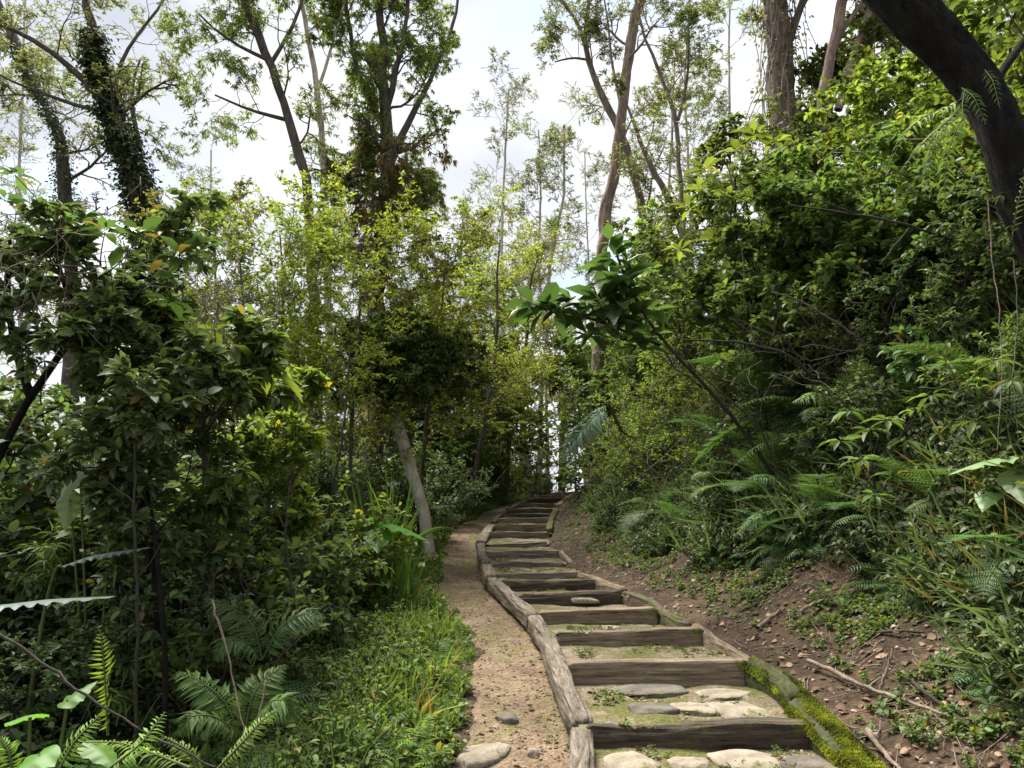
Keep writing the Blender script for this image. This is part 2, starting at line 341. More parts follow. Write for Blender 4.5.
def timber(name, pts, wd, ht, mat, seed, rough=.012, label=None, cat='timber', group=None, roundness=.35, taper=0.0, cracks=0.0):
    """squared, weathered timber along pts (its top centre line); origin at its middle"""
    rng = np.random.default_rng(seed); pts = np.array(pts, float)
    seg = np.linalg.norm(np.diff(pts, axis=0), axis=1); cum = np.concatenate([[0], np.cumsum(seg)]); Lt = cum[-1]
    n = max(10, int(Lt / .03)); s = np.linspace(0, Lt, n)
    C = np.stack([np.interp(s, cum, pts[:, k]) for k in range(3)], 1)
    for _ in range(2): C[1:-1] = (C[:-2] + 2 * C[1:-1] + C[2:]) / 4
    T = nrm(np.gradient(C, axis=0)); S = nrm(np.cross(T, [0, 0, 1])); U = nrm(np.cross(S, T))
    m = 28; an = np.linspace(0, 2 * np.pi, m, endpoint=False) + np.pi / m
    ca, sa = np.cos(an), np.sin(an); pw = roundness
    cx = np.sign(ca) * np.abs(ca) ** pw * wd / 2; cz = np.sign(sa) * np.abs(sa) ** pw * ht / 2 - ht / 2
    sd_ = seed * 7
    A, B = np.meshgrid(s, np.arange(m), indexing='ij')
    low = fnoise(A * 2.5, B * 0 + seed, sd_, 2) * rough * 2.2
    gr = fnoise(A * 3, B * .9, sd_ + 3, 3) * rough + fnoise(A * 14, B * 1.3, sd_ + 5, 2) * rough * .5
    if cracks: gr = gr - cracks * np.clip(fnoise(A * 1.2, B * 1.9, sd_ + 8, 2) - .12, 0, 1)
    endf = np.ones(n); endf[0] = .90; endf[-1] = .9
    wv = (1 + fnoise(s * 1.7, s * 0, sd_ + 9, 2) * .12) * (1 - taper * s / Lt) * endf
    X = cx[None] * wv[:, None]; Zc = (cz[None] + ht / 2) * wv[:, None] * endf[:, None] - ht / 2
    X = X + np.sign(cx)[None] * gr; Zc = Zc + np.sign(cz + ht / 2)[None] * gr * .8 + low
    V = C[:, None] + S[:, None] * X[..., None] + U[:, None] * Zc[..., None]
    V = V.reshape(-1, 3)
    i0 = np.arange(n - 1)[:, None] * m + np.arange(m)[None]; i1 = np.arange(n - 1)[:, None] * m + (np.arange(m)[None] + 1) % m
    Fq = np.stack([i0, i1, i1 + m, i0 + m], -1).reshape(-1, 4)
    c0 = V[:m].mean(0); c1 = V[-m:].mean(0); V = np.concatenate([V, [c0, c1]]); k0 = len(V) - 2
    idx = np.arange(m); cap = np.concatenate([np.stack([np.full(m, k0), (idx + 1) % m, idx], 1), np.stack([np.full(m, k0 + 1), (n - 1) * m + idx, (n - 1) * m + (idx + 1) % m], 1)])
    org = C.mean(0); dirn = C[-1] - C[0]; az = math.atan2(dirn[1], dirn[0])
    ca_, sa_ = math.cos(-az), math.sin(-az); Vr = V - org
    Vl = np.stack([Vr[:, 0] * ca_ - Vr[:, 1] * sa_, Vr[:, 0] * sa_ + Vr[:, 1] * ca_, Vr[:, 2]], 1)
    o = mk(name, Vl, [Fq, cap], mat, smooth=True, loc=org); o.rotation_euler = (0, 0, az)
    if label: tag(o, label, cat, group)
    return o, C, S, U

def woodmat(name, c1, c2, c3, moss, bump=.9, mossc=(.13, .15, .025)):
    return solid(name, c1, c2, 9, rough=.85, bump=bump, stretch=(.35, 4, 4), c3=c3, moss=moss, mossc=mossc, bscale=16, dist=.018, crack=(2.2, 55, 55))
M['w_tan'] = woodmat('wood_tan', (.13, .095, .062), (.32, .245, .17), (.44, .35, .25), .10)
M['w_grey'] = woodmat('wood_grey', (.11, .088, .065), (.27, .225, .175), (.43, .37, .29), .12)
M['w_dark'] = woodmat('wood_dark', (.035, .027, .019), (.12, .092, .065), (.27, .21, .155), .14)
M['w_moss'] = woodmat('wood_mossy', (.05, .04, .03), (.13, .10, .07), (.2, .16, .11), .62, mossc=(.06, .07, .02))
M['w_mossdull'] = woodmat('wood_moss_dull', (.06, .05, .035), (.16, .13, .09), (.24, .2, .14), .45, mossc=(.11, .12, .03))
step_look = [('cracked black timber step', 'w_dark'), ('smooth squared brown timber step', 'w_tan'), ('brown timber step', 'w_tan'), ('thick brown timber step', 'w_tan'),
             ('worn black timber step', 'w_dark'), ('near-black timber step', 'w_dark'), ('thin tan timber step', 'w_grey'), ('rounded grey log step with worn top', 'w_grey'),
             ('sagging grey log step', 'w_grey'), ('low crooked timber step', 'w_grey'), ('straight grey timber step', 'w_grey'), ('deep grey timber step', 'w_tan'),
             ('squared pale timber step', 'w_grey'), ('narrow dark timber step', 'w_dark'), ('broken dark timber step', 'w_dark'), ('chipped timber step', 'w_dark'),
             ('dark timber step', 'w_dark'), ('small brown timber step', 'w_tan'), ('topmost pale timber step', 'w_tan')]
for k, s in enumerate(STEPS):
    pL = P(s[0], s[2], s[5]); pR = P(s[1], s[3], s[5]); ext = nrm(pR - pL)
    hgt = max(.13, (s[4] - (s[2] + s[3]) / 2) / F * s[5] * 1.35 + .03)
    rg = [.014, .004, .006, .007, .014, .012, .006, .014, .014, .012, .006, .007, .006, .012, .016, .016, .012, .01, .01][k]
    lab = '%s, %s from the bottom of the stairs' % (step_look[k][0], ORD[k]) if k else 'cracked black timber step nearest the camera, stones behind it'
    yo = np.array([0, .06, 0]); sag = np.array([0, 0, rg * (-.6 if k in (0, 8, 9) else 0)])
    timber('timber_step', [pL + yo - ext * .07, (pL + pR) / 2 + yo + sag, pR + yo + ext * .03], .12 if k != 3 else .15, hgt, M[step_look[k][1]], 100 + k, rg, lab, 'timber step',
           'timber steps of the trail stairs', roundness=.17 if rg < .008 else .34, cracks=.03 if rg > .01 else .006)

def rail(pix, wpx, mat, label, seed, off=.05, ht=.17, rough=.012, roundness=.4, cracks=.02):
    pts = [hit(x, y, off) for x, y in pix]
    d = np.mean([p[1] for p in pts]); wd = max(.07, wpx / F * d)
    o, C, S, U = timber('edge_timber', pts, wd, ht, M[mat], seed, rough, label, 'edging timber', 'edging timbers along the stairs', roundness, cracks=cracks)
    return o, C, S, U, wd
RL = []
rail([(581, 800), (581, 770), (581, 724)], 24, 'w_grey', 'short grey edging timber at the bottom left of the stairs', 201, .07)
rail([(583, 716), (568, 684), (556, 655), (548, 633), (534, 615)], 17, 'w_grey', 'long grooved grey edging timber on the left beside the two lowest treads', 202, .06, .15, cracks=.05)
rail([(533, 614), (517, 599), (503, 586), (492, 577)], 11, 'w_grey', 'wavy brown edging timber on the left, third from the camera', 203, .05, .15, .016)
rail([(491, 574), (486, 563)], 12, 'w_tan', 'short stub of edging timber at the outer bend on the left', 204, .07)
rail([(486, 561), (482, 553), (481, 543)], 9, 'w_grey', 'brown edging timber on the left beside the ninth step', 205, .07)
rail([(481, 541), (485, 532), (491, 524)], 10, 'w_grey', 'broad flat edging timber on the left beside the eleventh step', 206, .06)
rail([(493, 521), (499, 515), (506, 510)], 6, 'w_dark', 'thin dark edging timber on the left beside the fourteenth step', 207, .04)
rail([(508, 508), (516, 503.5), (528, 499.5)], 6, 'w_dark', 'blackened edging timber on the left near the top of the stairs', 208, .05)
mossA = rail([(800, 697), (826, 722), (848, 745), (880, 778), (905, 805)], 34, 'w_moss', 'thick edging timber under bright moss, nearest on the right', 211, .07, .22, .02, .6)
mossB = rail([(752, 659), (768, 668), (786, 680), (799, 693)], 22, 'w_moss', 'mossy edging timber on the right just above the thickest one', 212, .07, .2, .016, .6)
rail([(694, 622), (712, 634), (730, 645), (750, 658)], 11, 'w_tan', 'half-buried brown edging timber on the right beside the second tread', 213, .05, .16)
rail([(625, 589), (645, 598), (668, 611), (692, 622)], 10, 'w_mossdull', 'tan edging timber with a mossy end on the right beside the fourth step', 214, .06, .18)
rail([(577, 570.5), (592, 576), (607, 583), (623, 589)], 9, 'w_tan', 'pale squared edging timber on the right beside the sixth step', 215, .06, .2)
rail([(561, 551), (566, 556), (571, 562)], 5, 'w_tan', 'short crooked edging timber on the right beside the eighth step', 216, .05, .14)
rail([(549, 528), (551, 518), (556, 508)], 6, 'w_mossdull', 'moss-covered edging timber on the right beside the thirteenth step', 217, .08, .2)
rail([(557, 504.5), (565, 498), (574, 492.5)], 5, 'w_tan', 'tan edging timber on the right at the top of the stairs', 218, .07, .18)

def tufts(name, pos, nr, size, mat, parent, seed, blades=5):
    cl = np.clip(.45 + fnoise(pos[:, 0] * 9, pos[:, 1] * 14, seed, 3) * 1.3, 0, 1)
    rng = np.random.default_rng(seed); N = len(pos) * blades
    p = np.repeat(pos, blades, 0) + rng.normal(0, size * .4, (N, 3)); n = np.repeat(nr, blades, 0)
    d = nrm(n + rng.normal(0, .6, (N, 3))); s = nrm(np.cross(d, rng.normal(0, 1, (N, 3)))) * (size * .28)
    ln = size * rng.uniform(.5, 1.2, (N, 1))
    V = np.stack([p - s, p + s, p + d * ln], 1).reshape(-1, 3)
    return mk(name, V, [np.arange(N * 3).reshape(-1, 3)], mat, rnd=np.clip(np.repeat(cl, blades) * .8 + rng.random(N) * .25, 0, 1), parent=parent)
def moss_on(rl, seed, n):
    o, C, S, U, wd = rl; rng = np.random.default_rng(seed); m_ = n * 4
    i = rng.integers(0, len(C), m_); u = rng.uniform(-.55, .55, m_)
    keep = fnoise(i * .07, u * 4, seed, 3) + .12 * u > -.02; i, u = i[keep], u[keep]
    z = -np.clip(np.abs(u) - .35, 0, 1) * .25 - .004
    p = C[i] + S[i] * (u * wd * 1.02)[:, None] + U[i] * z[:, None]
    nr = nrm(U[i] + S[i] * (u * 1.2)[:, None])
    az = o.rotation_euler[2]; org = np.array(o.location); ca_, sa_ = math.cos(-az), math.sin(-az)
    def loc(v): return np.stack([v[:, 0] * ca_ - v[:, 1] * sa_, v[:, 0] * sa_ + v[:, 1] * ca_, v[:, 2]], 1)
    tufts('moss', loc(p - org), loc(nr), .013, M['moss'], o, seed, 4)
moss_on(mossA, 51, 5000); moss_on(mossB, 52, 1500)

# ------------------------------------------------------------------ stones
M['stone'] = solid('stone', (.15, .125, .09), (.33, .28, .21), 7, bump=1, c3=(.45, .40, .32), moss=.18, mossc=(.12, .12, .04), bscale=30, dist=.015)
M['stonedark'] = solid('stone_dark', (.06, .05, .038), (.16, .138, .11), 6, bump=.7, c3=(.25, .23, .2), moss=.12, mossc=(.1, .11, .03), bscale=30, dist=.015)
def stone(p, sx, sy, sz, rz, mat, seed, label, cat='stone', group='flat stones set in the stair treads'):
    nu, nv = 28, 14; u = np.linspace(0, 2 * np.pi, nu, endpoint=False); v = np.linspace(-np.pi / 2, np.pi / 2, nv)
    U_, V_ = np.meshgrid(u, v); cu, su, cv, sv = np.cos(U_), np.sin(U_), np.cos(V_), np.sin(V_)
    r = 1 + fnoise(cu * cv * 1.3 + 5 + seed, su * cv * 1.3 + sv, seed, 3) * .38
    pw = lambda a, k: np.sign(a) * np.abs(a) ** k
    X = pw(cu, .8) * pw(cv, .6) * r * sx; Y = pw(su, .8) * pw(cv, .6) * r * sy; Z = pw(sv, .75) * sz * (1 + fnoise(cu * cv * 3, su * cv * 3, seed + 4, 3) * .3)
    Vv = np.stack([X, Y, Z], -1).reshape(-1, 3)
    i = np.arange(nv - 1)[:, None] * nu + np.arange(nu)[None]; j = np.arange(nv - 1)[:, None] * nu + (np.arange(nu)[None] + 1) % nu
    o = mk('stone', Vv, [np.stack([i, j, j + nu, i + nu], -1).reshape(-1, 4)], M[mat], smooth=True, loc=p); o.rotation_euler = (0, 0, rz)
    tag(o, label, cat, group); return o
def tread_at(px, py):
    for d in np.arange(3.0, 22, .01):
        p = P(px, py, d); k = np.searchsorted(SD, d) - 1
        z = tread_z(p[0], d, k) if k >= 0 else P(700, 748, 4.1)[2]
        if p[2] <= z: return np.array([p[0], p[1], float(z)])
    return P(px, py, 5)
ST = [(652, 691, 32, 9, 'stonedark', 'dark flat stone in the first tread, left of the others', 0.1),
      (722, 696, 32, 7, 'stone', 'wide pale stone at the back of the first tread', 0),
      (735, 711, 30, 9, 'stone', 'broad cream stone in the middle of the first tread', .3),
      (690, 710, 24, 6, 'stone', 'tan stone beside the cream stone in the first tread', -.2),
      (652, 709, 24, 5, 'stonedark', 'low brown stone at the left of the first tread by the cracked step', 0),
      (631, 764, 24, 10, 'stone', 'rounded stone at the bottom edge, in front of the cracked black step, leftmost', .2),
      (690, 766, 20, 7, 'stone', 'small pale stone at the bottom edge, second from the left', 0),
      (745, 762, 32, 10, 'stone', 'large pale stone at the bottom edge with a dark pit', 0),
      (806, 764, 26, 6, 'stonedark', 'grey-brown stone at the bottom right corner of the stairs', 0),
      (610, 626.5, 20, 3, 'stone', 'pale flat stone in the third tread', 0), (636, 625, 16, 2.5, 'stonedark', 'brown flat stone at the right of the third tread', 0),
      (585, 606, 14, 2, 'stone', 'pale stone in the fourth tread', 0),
      (520, 560, 12, 1.4, 'stone', 'pale stone lying behind the eighth step', 0), (530, 541, 12, 1.4, 'stone', 'pale stone lying behind the tenth step', 0), (521, 570, 14, 1.2, 'stone', 'long thin stone behind the seventh step', 0)]
for k, (px, py, wx, hy, mt, lb, rz) in enumerate(ST):
    p = tread_at(px, py); d = p[1]; sx = wx / F * d * .98
    a0 = tread_at(px, py - hy); a1 = tread_at(px, py + hy); sy = min(.26 if d < 5 else .11, max(.06, (a0[1] - a1[1]) / 2))
    stone(p - np.array([0, 0, .010 if d < 5 else .03]), sx, sy, .032, rz, mt, 300 + k, lb)
for k, (px, py, sx, sy, mt, lb) in enumerate([(507, 722, .07, .05, 'stonedark', 'brown rock poking out of the dirt path'), (482, 757, .17, .10, 'stone', 'long tan rock at the left foot of the dirt path'),
                                      (533, 758, .03, .03, 'stone', 'tiny pale pebble stone on the dirt path near the bottom edge')]):
    for d in np.arange(2.5, 20, .02):
        p = P(px, py, d)
        if p[2] < g(p[0], p[1]): break
    stone(p - np.array([0, 0, .0]), sx, sy, .045, .8 if k else -.5, mt, 340 + k, lb, group='rocks on the dirt path')
# ================================================================== plant machinery
LT = {  # leaf templates: verts (x across, y along, z up) and triangles
 'dia': (np.array([(0, 0, 0), (-.5, .42, .10), (.5, .42, .10), (0, 1, -.10)]), np.array([(0, 3, 1), (0, 2, 3)])),
 'oval': (np.array([(0, 0, 0), (0, .5, .02), (0, 1, -.16), (-.46, .30, .09), (-.42, .66, .04), (.46, .30, .09), (.42, .66, .04)]),
          np.array([(0, 1, 3), (1, 4, 3), (1, 2, 4), (0, 5, 1), (1, 5, 6), (1, 6, 2)])),
 'lance': (np.array([(0, 0, 0), (0, .5, .0), (0, 1, -.22), (-.4, .38, .08), (.4, .38, .08)]), np.array([(0, 1, 3), (1, 2, 3), (0, 4, 1), (1, 4, 2)])),
}
def leaf_geo(kind, pos, d, n, ln, wr):
    T, Fc = LT[kind]; N = len(pos)
    d = nrm(d); s = nrm(np.cross(d, n)); n = np.cross(s, d)
    ln = np.asarray(ln).reshape(-1, 1, 1) * np.ones((N, 1, 1)); wr = np.asarray(wr).reshape(-1, 1, 1) * np.ones((N, 1, 1))
    V = pos[:, None] + ln * (T[None, :, 1:2] * d[:, None] + T[None, :, 0:1] * wr * s[:, None] + T[None, :, 2:3] * n[:, None])
    Fa = Fc[None] + (np.arange(N) * len(T))[:, None, None]
    return V.reshape(-1, 3), Fa.reshape(-1, 3), len(Fc)

def tube_geo(pts, r, m):
    pts = np.asarray(pts, float); n = len(pts); r = np.broadcast_to(r, (n,))
    T = nrm(np.gradient(pts, axis=0)); ref = np.array([1., 0, 0]) if abs(T[:, 0]).mean() < .7 else np.array([0, 1., 0])
    S = nrm(np.cross(T, ref)); U = np.cross(S, T); a_ = np.linspace(0, 2 * np.pi, m, endpoint=False)
    V = pts[:, None] + (S[:, None] * np.cos(a_)[None, :, None] + U[:, None] * np.sin(a_)[None, :, None]) * r[:, None, None]
    i = np.arange(n - 1)[:, None] * m + np.arange(m)[None]; j = np.arange(n - 1)[:, None] * m + (np.arange(m)[None] + 1) % m
    return V.reshape(-1, 3), np.stack([i, i + m, j + m, j], -1).reshape(-1, 4)

class Geo:
    def __init__(s): s.V = []; s.Q = []; s.T = []; s.rq = []; s.rt = []; s.mq = []; s.mt = []; s.n = 0; s.PL = {}; s.PT = {}
    def add(s, V, Fa, rnd=0.5, mi=0):
        Fa = np.asarray(Fa) + s.n; s.V.append(V); s.n += len(V)
        r_ = np.broadcast_to(rnd, (len(Fa),)); m_ = np.full(len(Fa), mi)
        if Fa.shape[1] == 4: s.Q.append(Fa); s.rq.append(r_); s.mq.append(m_)
        else: s.T.append(Fa); s.rt.append(r_); s.mt.append(m_)
    def tube(s, pts, r, m=5, mi=0):
        if m <= 4: s.PT.setdefault((len(pts), m, mi), []).append((pts, np.broadcast_to(r, (len(pts),)))); return
        V, Q = tube_geo(pts, r, m); s.add(V, Q, .5, mi)
    def flush(s):
        for (kind, mi), L_ in s.PL.items():
            A = [np.concatenate([np.broadcast_to(l[k], (len(l[0]),) + np.shape(l[0])[1:]) if k < 3 else np.broadcast_to(l[k], (len(l[0]),)) for l in L_]) for k in range(6)]
            V, Fa, k = leaf_geo(kind, A[0], A[1], A[2], A[3], A[4]); s.add(V, Fa, np.repeat(A[5], k), mi)
        for (n, m, mi), L_ in s.PT.items():
            pts = np.array([l[0] for l in L_], float); r = np.array([l[1] for l in L_], float); T = nrm(np.gradient(pts, axis=1))
            ref = np.where((np.abs(T[:, :, 0]).mean(1) < .7)[:, None], [1., 0, 0], [0, 1., 0])[:, None, :] * np.ones((1, n, 1))
            S = nrm(np.cross(T, ref)); U = np.cross(S, T); a_ = np.linspace(0, 2 * np.pi, m, endpoint=False)
            V = pts[:, :, None] + (S[:, :, None] * np.cos(a_)[None, None, :, None] + U[:, :, None] * np.sin(a_)[None, None, :, None]) * r[:, :, None, None]
            i = np.arange(n - 1)[:, None] * m + np.arange(m)[None]; j = np.arange(n - 1)[:, None] * m + (np.arange(m)[None] + 1) % m
            Q = np.stack([i, i + m, j + m, j], -1).reshape(-1, 4); Q = (Q[None] + (np.arange(len(L_)) * n * m)[:, None, None]).reshape(-1, 4)
            s.add(V.reshape(-1, 3), Q, .5, mi)
        s.PL = {}; s.PT = {}
    def leaves(s, kind, pos, d, n, ln, wr, rng, mi=0, rnd=None):
        if len(pos) == 0: return
        if rnd is None: rnd = rng.random(len(pos))
        s.PL.setdefault((kind, mi), []).append((np.asarray(pos, float), np.asarray(d, float), np.asarray(n, float) * np.ones((len(pos), 1)), ln, wr, rnd))
    def build(s, name, mats, parent=None, smooth=False):
        s.flush(); Fs = []; R = []; MI = []
        if s.Q: Fs.append(np.concatenate(s.Q)); R += s.rq; MI += s.mq
        if s.T: Fs.append(np.concatenate(s.T)); R += s.rt; MI += s.mt
        if not s.V: return None
        return mk(name, np.concatenate(s.V), Fs, mats, parent, np.concatenate(R), np.concatenate(MI), smooth)

def walk(rng, p, d, Ln, n, wander, grav=0.0):
    D = nrm(nrm(d) + np.cumsum(rng.normal(0, wander, (n, 3)) + [0, 0, grav], 0)); D = np.concatenate([[np.array(p, float)], D * (Ln / n)]); return np.cumsum(D, 0)
    pts = [np.array(p, float)]; d = nrm(d)
    for i in range(n):
        d = nrm(d + rng.normal(0, wander, 3) + np.array([0, 0, grav])); pts.append(pts[-1] + d * (Ln / n))
    return np.array(pts)
def at_t(pts, t):
    f = t * (len(pts) - 1); i = min(int(f), len(pts) - 2); u = f - i
    return pts[i] * (1 - u) + pts[i + 1] * u, nrm(pts[i + 1] - pts[i])

def twig_leaves(lf, rng, pts, n, ln, wr, kind, droop, t0=.15, cluster=False, mi=0):
    """n leaves along a twig"""
    t = rng.uniform(t0, 1, n) if not cluster else np.clip(1 - np.abs(rng.normal(0, .16, n)), .3, 1)
    f = t * (len(pts) - 1); i = np.minimum(f.astype(int), len(pts) - 2); u = (f - i)[:, None]
    pos = pts[i] * (1 - u) + pts[i + 1] * u; tan = nrm(pts[i + 1] - pts[i])
    side = nrm(np.cross(tan, [0, 0, 1.0]) + 1e-4) * rng.choice([-1, 1], n)[:, None]
    d = tan * .55 + side * rng.uniform(.3, 1.1, (n, 1)) + rng.normal(0, .38, (n, 3)); d[:, 2] -= droop
    nn = np.array([0, 0, 1.0]) + rng.normal(0, .42, (n, 3))
    lf.leaves(kind, pos, d, nn, ln * rng.uniform(.55, 1.25, n), wr * rng.uniform(.8, 1.2, n), rng, mi)

def branch(wd, lf, rng, p, d, Ln, r, lev, pr):
    """recursive branch: wd = wood Geo, lf = crown Geo (twigs in slot 1, leaves in slot 0)"""
    n = 7 if lev >= 2 else (5 if lev == 1 else 3)
    pts = walk(rng, p, d, Ln, n, pr.get('wander', .16), pr.get('grav', .03) if lev else pr.get('tgrav', 0.0))
    rr = np.linspace(r, r * .35, len(pts))
    if lev >= 1: wd.tube(pts, rr, 6 if r > .03 else 4)
    else: lf.tube(pts, np.maximum(rr, pr.get('tw', .002)), 3, 1)
    if lev == 0:
        twig_leaves(lf, rng, pts, rng.integers(int(pr['nl'] * .6), int(pr['nl'] * 1.4) + 1), pr['ls'], pr['lw'], pr['kind'], pr.get('droop', .1), cluster=pr.get('cluster', False)); return
    nc = pr['nc'][lev - 1]; t0 = pr.get('t0', .25)
    for k in range(nc):
        t = t0 + (1 - t0) * (k + rng.random()) / nc; q, tg = at_t(pts, t)
        rv = nrm(rng.normal(0, 1, 3)); perp = nrm(rv - tg * np.dot(rv, tg)); perp[2] = perp[2] * pr.get('flat', .7) + pr.get('up', .12)
        dd = nrm(tg * pr.get('fwd', .55) + perp); branch(wd, lf, rng, q, dd, Ln * pr.get('ratio', .5) * rng.uniform(.7, 1.25) * (1.15 - .45 * t), r * .5, lev - 1, pr)
    if lev == 1: twig_leaves(lf, rng, pts, int(pr['nl'] * 1.0), pr['ls'], pr['lw'], pr['kind'], pr.get('droop', .1), t0=.4)

def shrub(name, seed, h, spread, nstem, pr, wm, lm, label=None, cat='shrub', group=None, lean=(0, 0), part='foliage', r0=.018):
    rng = np.random.default_rng(seed); root = empty(name, (0, 0, 0)); wd = Geo(); lf = Geo()
    for k in range(nstem):
        a_ = rng.uniform(0, 6.283); q = np.array([math.cos(a_), math.sin(a_), 0]) * rng.uniform(0, .12) * spread
        d = np.array([math.cos(a_) * spread * rng.uniform(.1, 1) + lean[0], math.sin(a_) * spread * rng.uniform(.1, 1) + lean[1], 1.2])
        branch(wd, lf, rng, q, d, h * rng.uniform(.6, 1.05), r0, pr.get('levels', 2), pr)
    wd.build('stem', M[wm], root); lf.build(part, [M[lm], M[wm]], root)
    tag(root, label, cat, group); root['h'] = h; return root

def frond_geo(gf, rng, p, az, Ln, el, droop, npin, plen, pw, bip=False, rach=.004, kind='lance', start=.15, prof=.8):
    """a fern frond: rachis + pinnae"""
    n = 12; d = np.array([math.cos(az) * math.cos(el), math.sin(az) * math.cos(el), math.sin(el)]); pts = [np.array(p, float)]
    for i in range(n):
        d = nrm(d + np.array([0, 0, -droop]) + rng.normal(0, .02, 3)); pts.append(pts[-1] + d * Ln / n)
    pts = np.array(pts); gf.tube(pts, np.linspace(rach, rach * .3, n + 1), 4, 1)
    t = np.linspace(start, .985, npin); f = t * n; i = np.minimum(f.astype(int), n - 1); u = (f - i)[:, None]
    pos = pts[i] * (1 - u) + pts[i + 1] * u; tan = nrm(pts[i + 1] - pts[i]); side = nrm(np.cross(tan, [0, 0, 1.0])); up = np.cross(side, tan)
    tt = (t - start) / (1 - start); ln = plen * np.clip(np.sin(np.pi * np.clip(tt * .86 + .13, 0, 1)) ** prof, .04, 1) * (1 - tt * .15)
    for sg in (-1, 1):
        dd = side * sg + tan * .38 + up * (.12 + rng.normal(0, .06, (npin, 1))); dd[:, 2] -= .12
        ll = ln * rng.uniform(.88, 1.08, npin)
        if not bip: gf.leaves(kind, pos, dd, up + rng.normal(0, .1, (npin, 3)), ll, pw, rng, 0, rng.uniform(.2, .8) + rng.normal(0, .08, npin))
        else:
            m = 9; tq = np.linspace(.08, .97, m); dn = nrm(dd)
            P2 = (pos[:, None] + dn[:, None] * (ll[:, None] * tq[None])[..., None]).reshape(-1, 3)
            D1 = np.repeat(dn, m, 0); U1 = np.repeat(up, m, 0); S1 = nrm(np.cross(D1, U1)); l2 = (ll[:, None] * (.26 * (1 - tq[None] * .75))).ravel()
            for s2 in (-1, 1):
                gf.leaves('dia', P2, S1 * s2 + D1 * .45, U1, l2, .42, rng, 0, rng.uniform(.3, .7) + rng.normal(0, .08, len(P2)))

def fern(name, seed, nf, Ln, lm='fern', bip=False, el=(.5, 1.2), droop=.11, npin=26, plen=.13, pw=.24, label=None, group=None, sweep=6.283, az0=0):
    rng = np.random.default_rng(seed); root = empty(name, (0, 0, 0))
    for k in range(nf):
        gf = Geo(); az = az0 + sweep * (k + rng.uniform(-.3, .3)) / nf; L_ = Ln * rng.uniform(.75, 1.15)
        frond_geo(gf, rng, (0, 0, 0), az, L_, rng.uniform(*el), droop * rng.uniform(.7, 1.3), npin, plen * L_ / Ln, pw, bip)
        gf.build('frond', [M[lm], M['stem']], root)
    tag(root, label, 'fern', group); return root

used_first = {}
REC = []
def put(proto, x, y, sc=1.0, rz=0.0, label=None, group=None, tilt=(0, 0), sink=.03, z=None, cat=None):
    if proto.name not in used_first: used_first[proto.name] = 1; o = proto
    else: o = dup(proto)
    o.location = (x, y, (float(g(x, y)) if z is None else z) - sink); o.rotation_euler = (tilt[0], tilt[1], rz); o.scale = (sc, sc, sc)
    if label: o['label'] = label
    if group: o['group'] = group
    if cat: o['category'] = cat
    if 'h' in o.keys(): del o['h']
    return o
def putp(proto, px, d, sc=1.0, rz=0.0, **k):
    """stand the plant on the ground at depth d, under the photo column px"""
    return put(proto, P(px, 450, d)[0], d, sc, rz, **k)

# ------------------------------------------------------------------ prototypes
S_ = dict
pr_big = S_(nc=[4, 5], nl=5, ls=.17, lw=.42, kind='oval', droop=.15, wander=.13, ratio=.42, flat=.6, up=.15, tw=.0025)
pr_mid = S_(nc=[6, 7], nl=9, ls=.085, lw=.46, kind='oval', droop=.12, wander=.15, ratio=.45, flat=.6)
pr_small = S_(nc=[7, 8], nl=12, ls=.05, lw=.48, kind='oval', droop=.05, wander=.18, ratio=.45, flat=.6)
pr_fine = S_(nc=[8, 9], nl=14, ls=.055, lw=.36, kind='lance', droop=.1, wander=.16, ratio=.42, flat=.5)
pr_bam = S_(nc=[8, 8], nl=12, ls=.11, lw=.15, kind='lance', droop=.35, wander=.12, ratio=.4, flat=.6, grav=-.03)
SH = {}
for i in range(2):
    SH['big%d' % i] = shrub('large_leaved_shrub', 10 + i, 1.5, .8, 7, pr_big, 'twig', 'dark')
    SH['mid%d' % i] = shrub('leafy_shrub', 20 + i, 1.5, .9, 7, pr_mid, 'twig', 'mid')
    SH['dull%d' % i] = shrub('dark_leafy_shrub', 30 + i, 1.5, .9, 7, pr_mid, 'twigdark', 'dull')
    SH['small%d' % i] = shrub('small_leaved_shrub', 40 + i, 1.4, .9, 7, pr_small, 'twigdark', 'dull')
    SH['bright%d' % i] = shrub('bright_leafy_shrub', 50 + i, 1.4, .9, 7, pr_small, 'twig', 'bright')
SH['bam0'] = shrub('bamboo_like_shrub', 70, 1.6, .6, 8, pr_bam, 'twig', 'mid')
FN = {}
FN['a'] = fern('fern', 80, 9, .75, npin=26, plen=.13)
FN['b'] = fern('fern', 81, 7, .8, bip=True, npin=22, plen=.20)
FN['c'] = fern('fern', 82, 8, .6, 'fernlight', npin=24, plen=.10)
FN['d'] = fern('fern', 83, 8, .95, bip=True, npin=26, plen=.26, droop=.15)

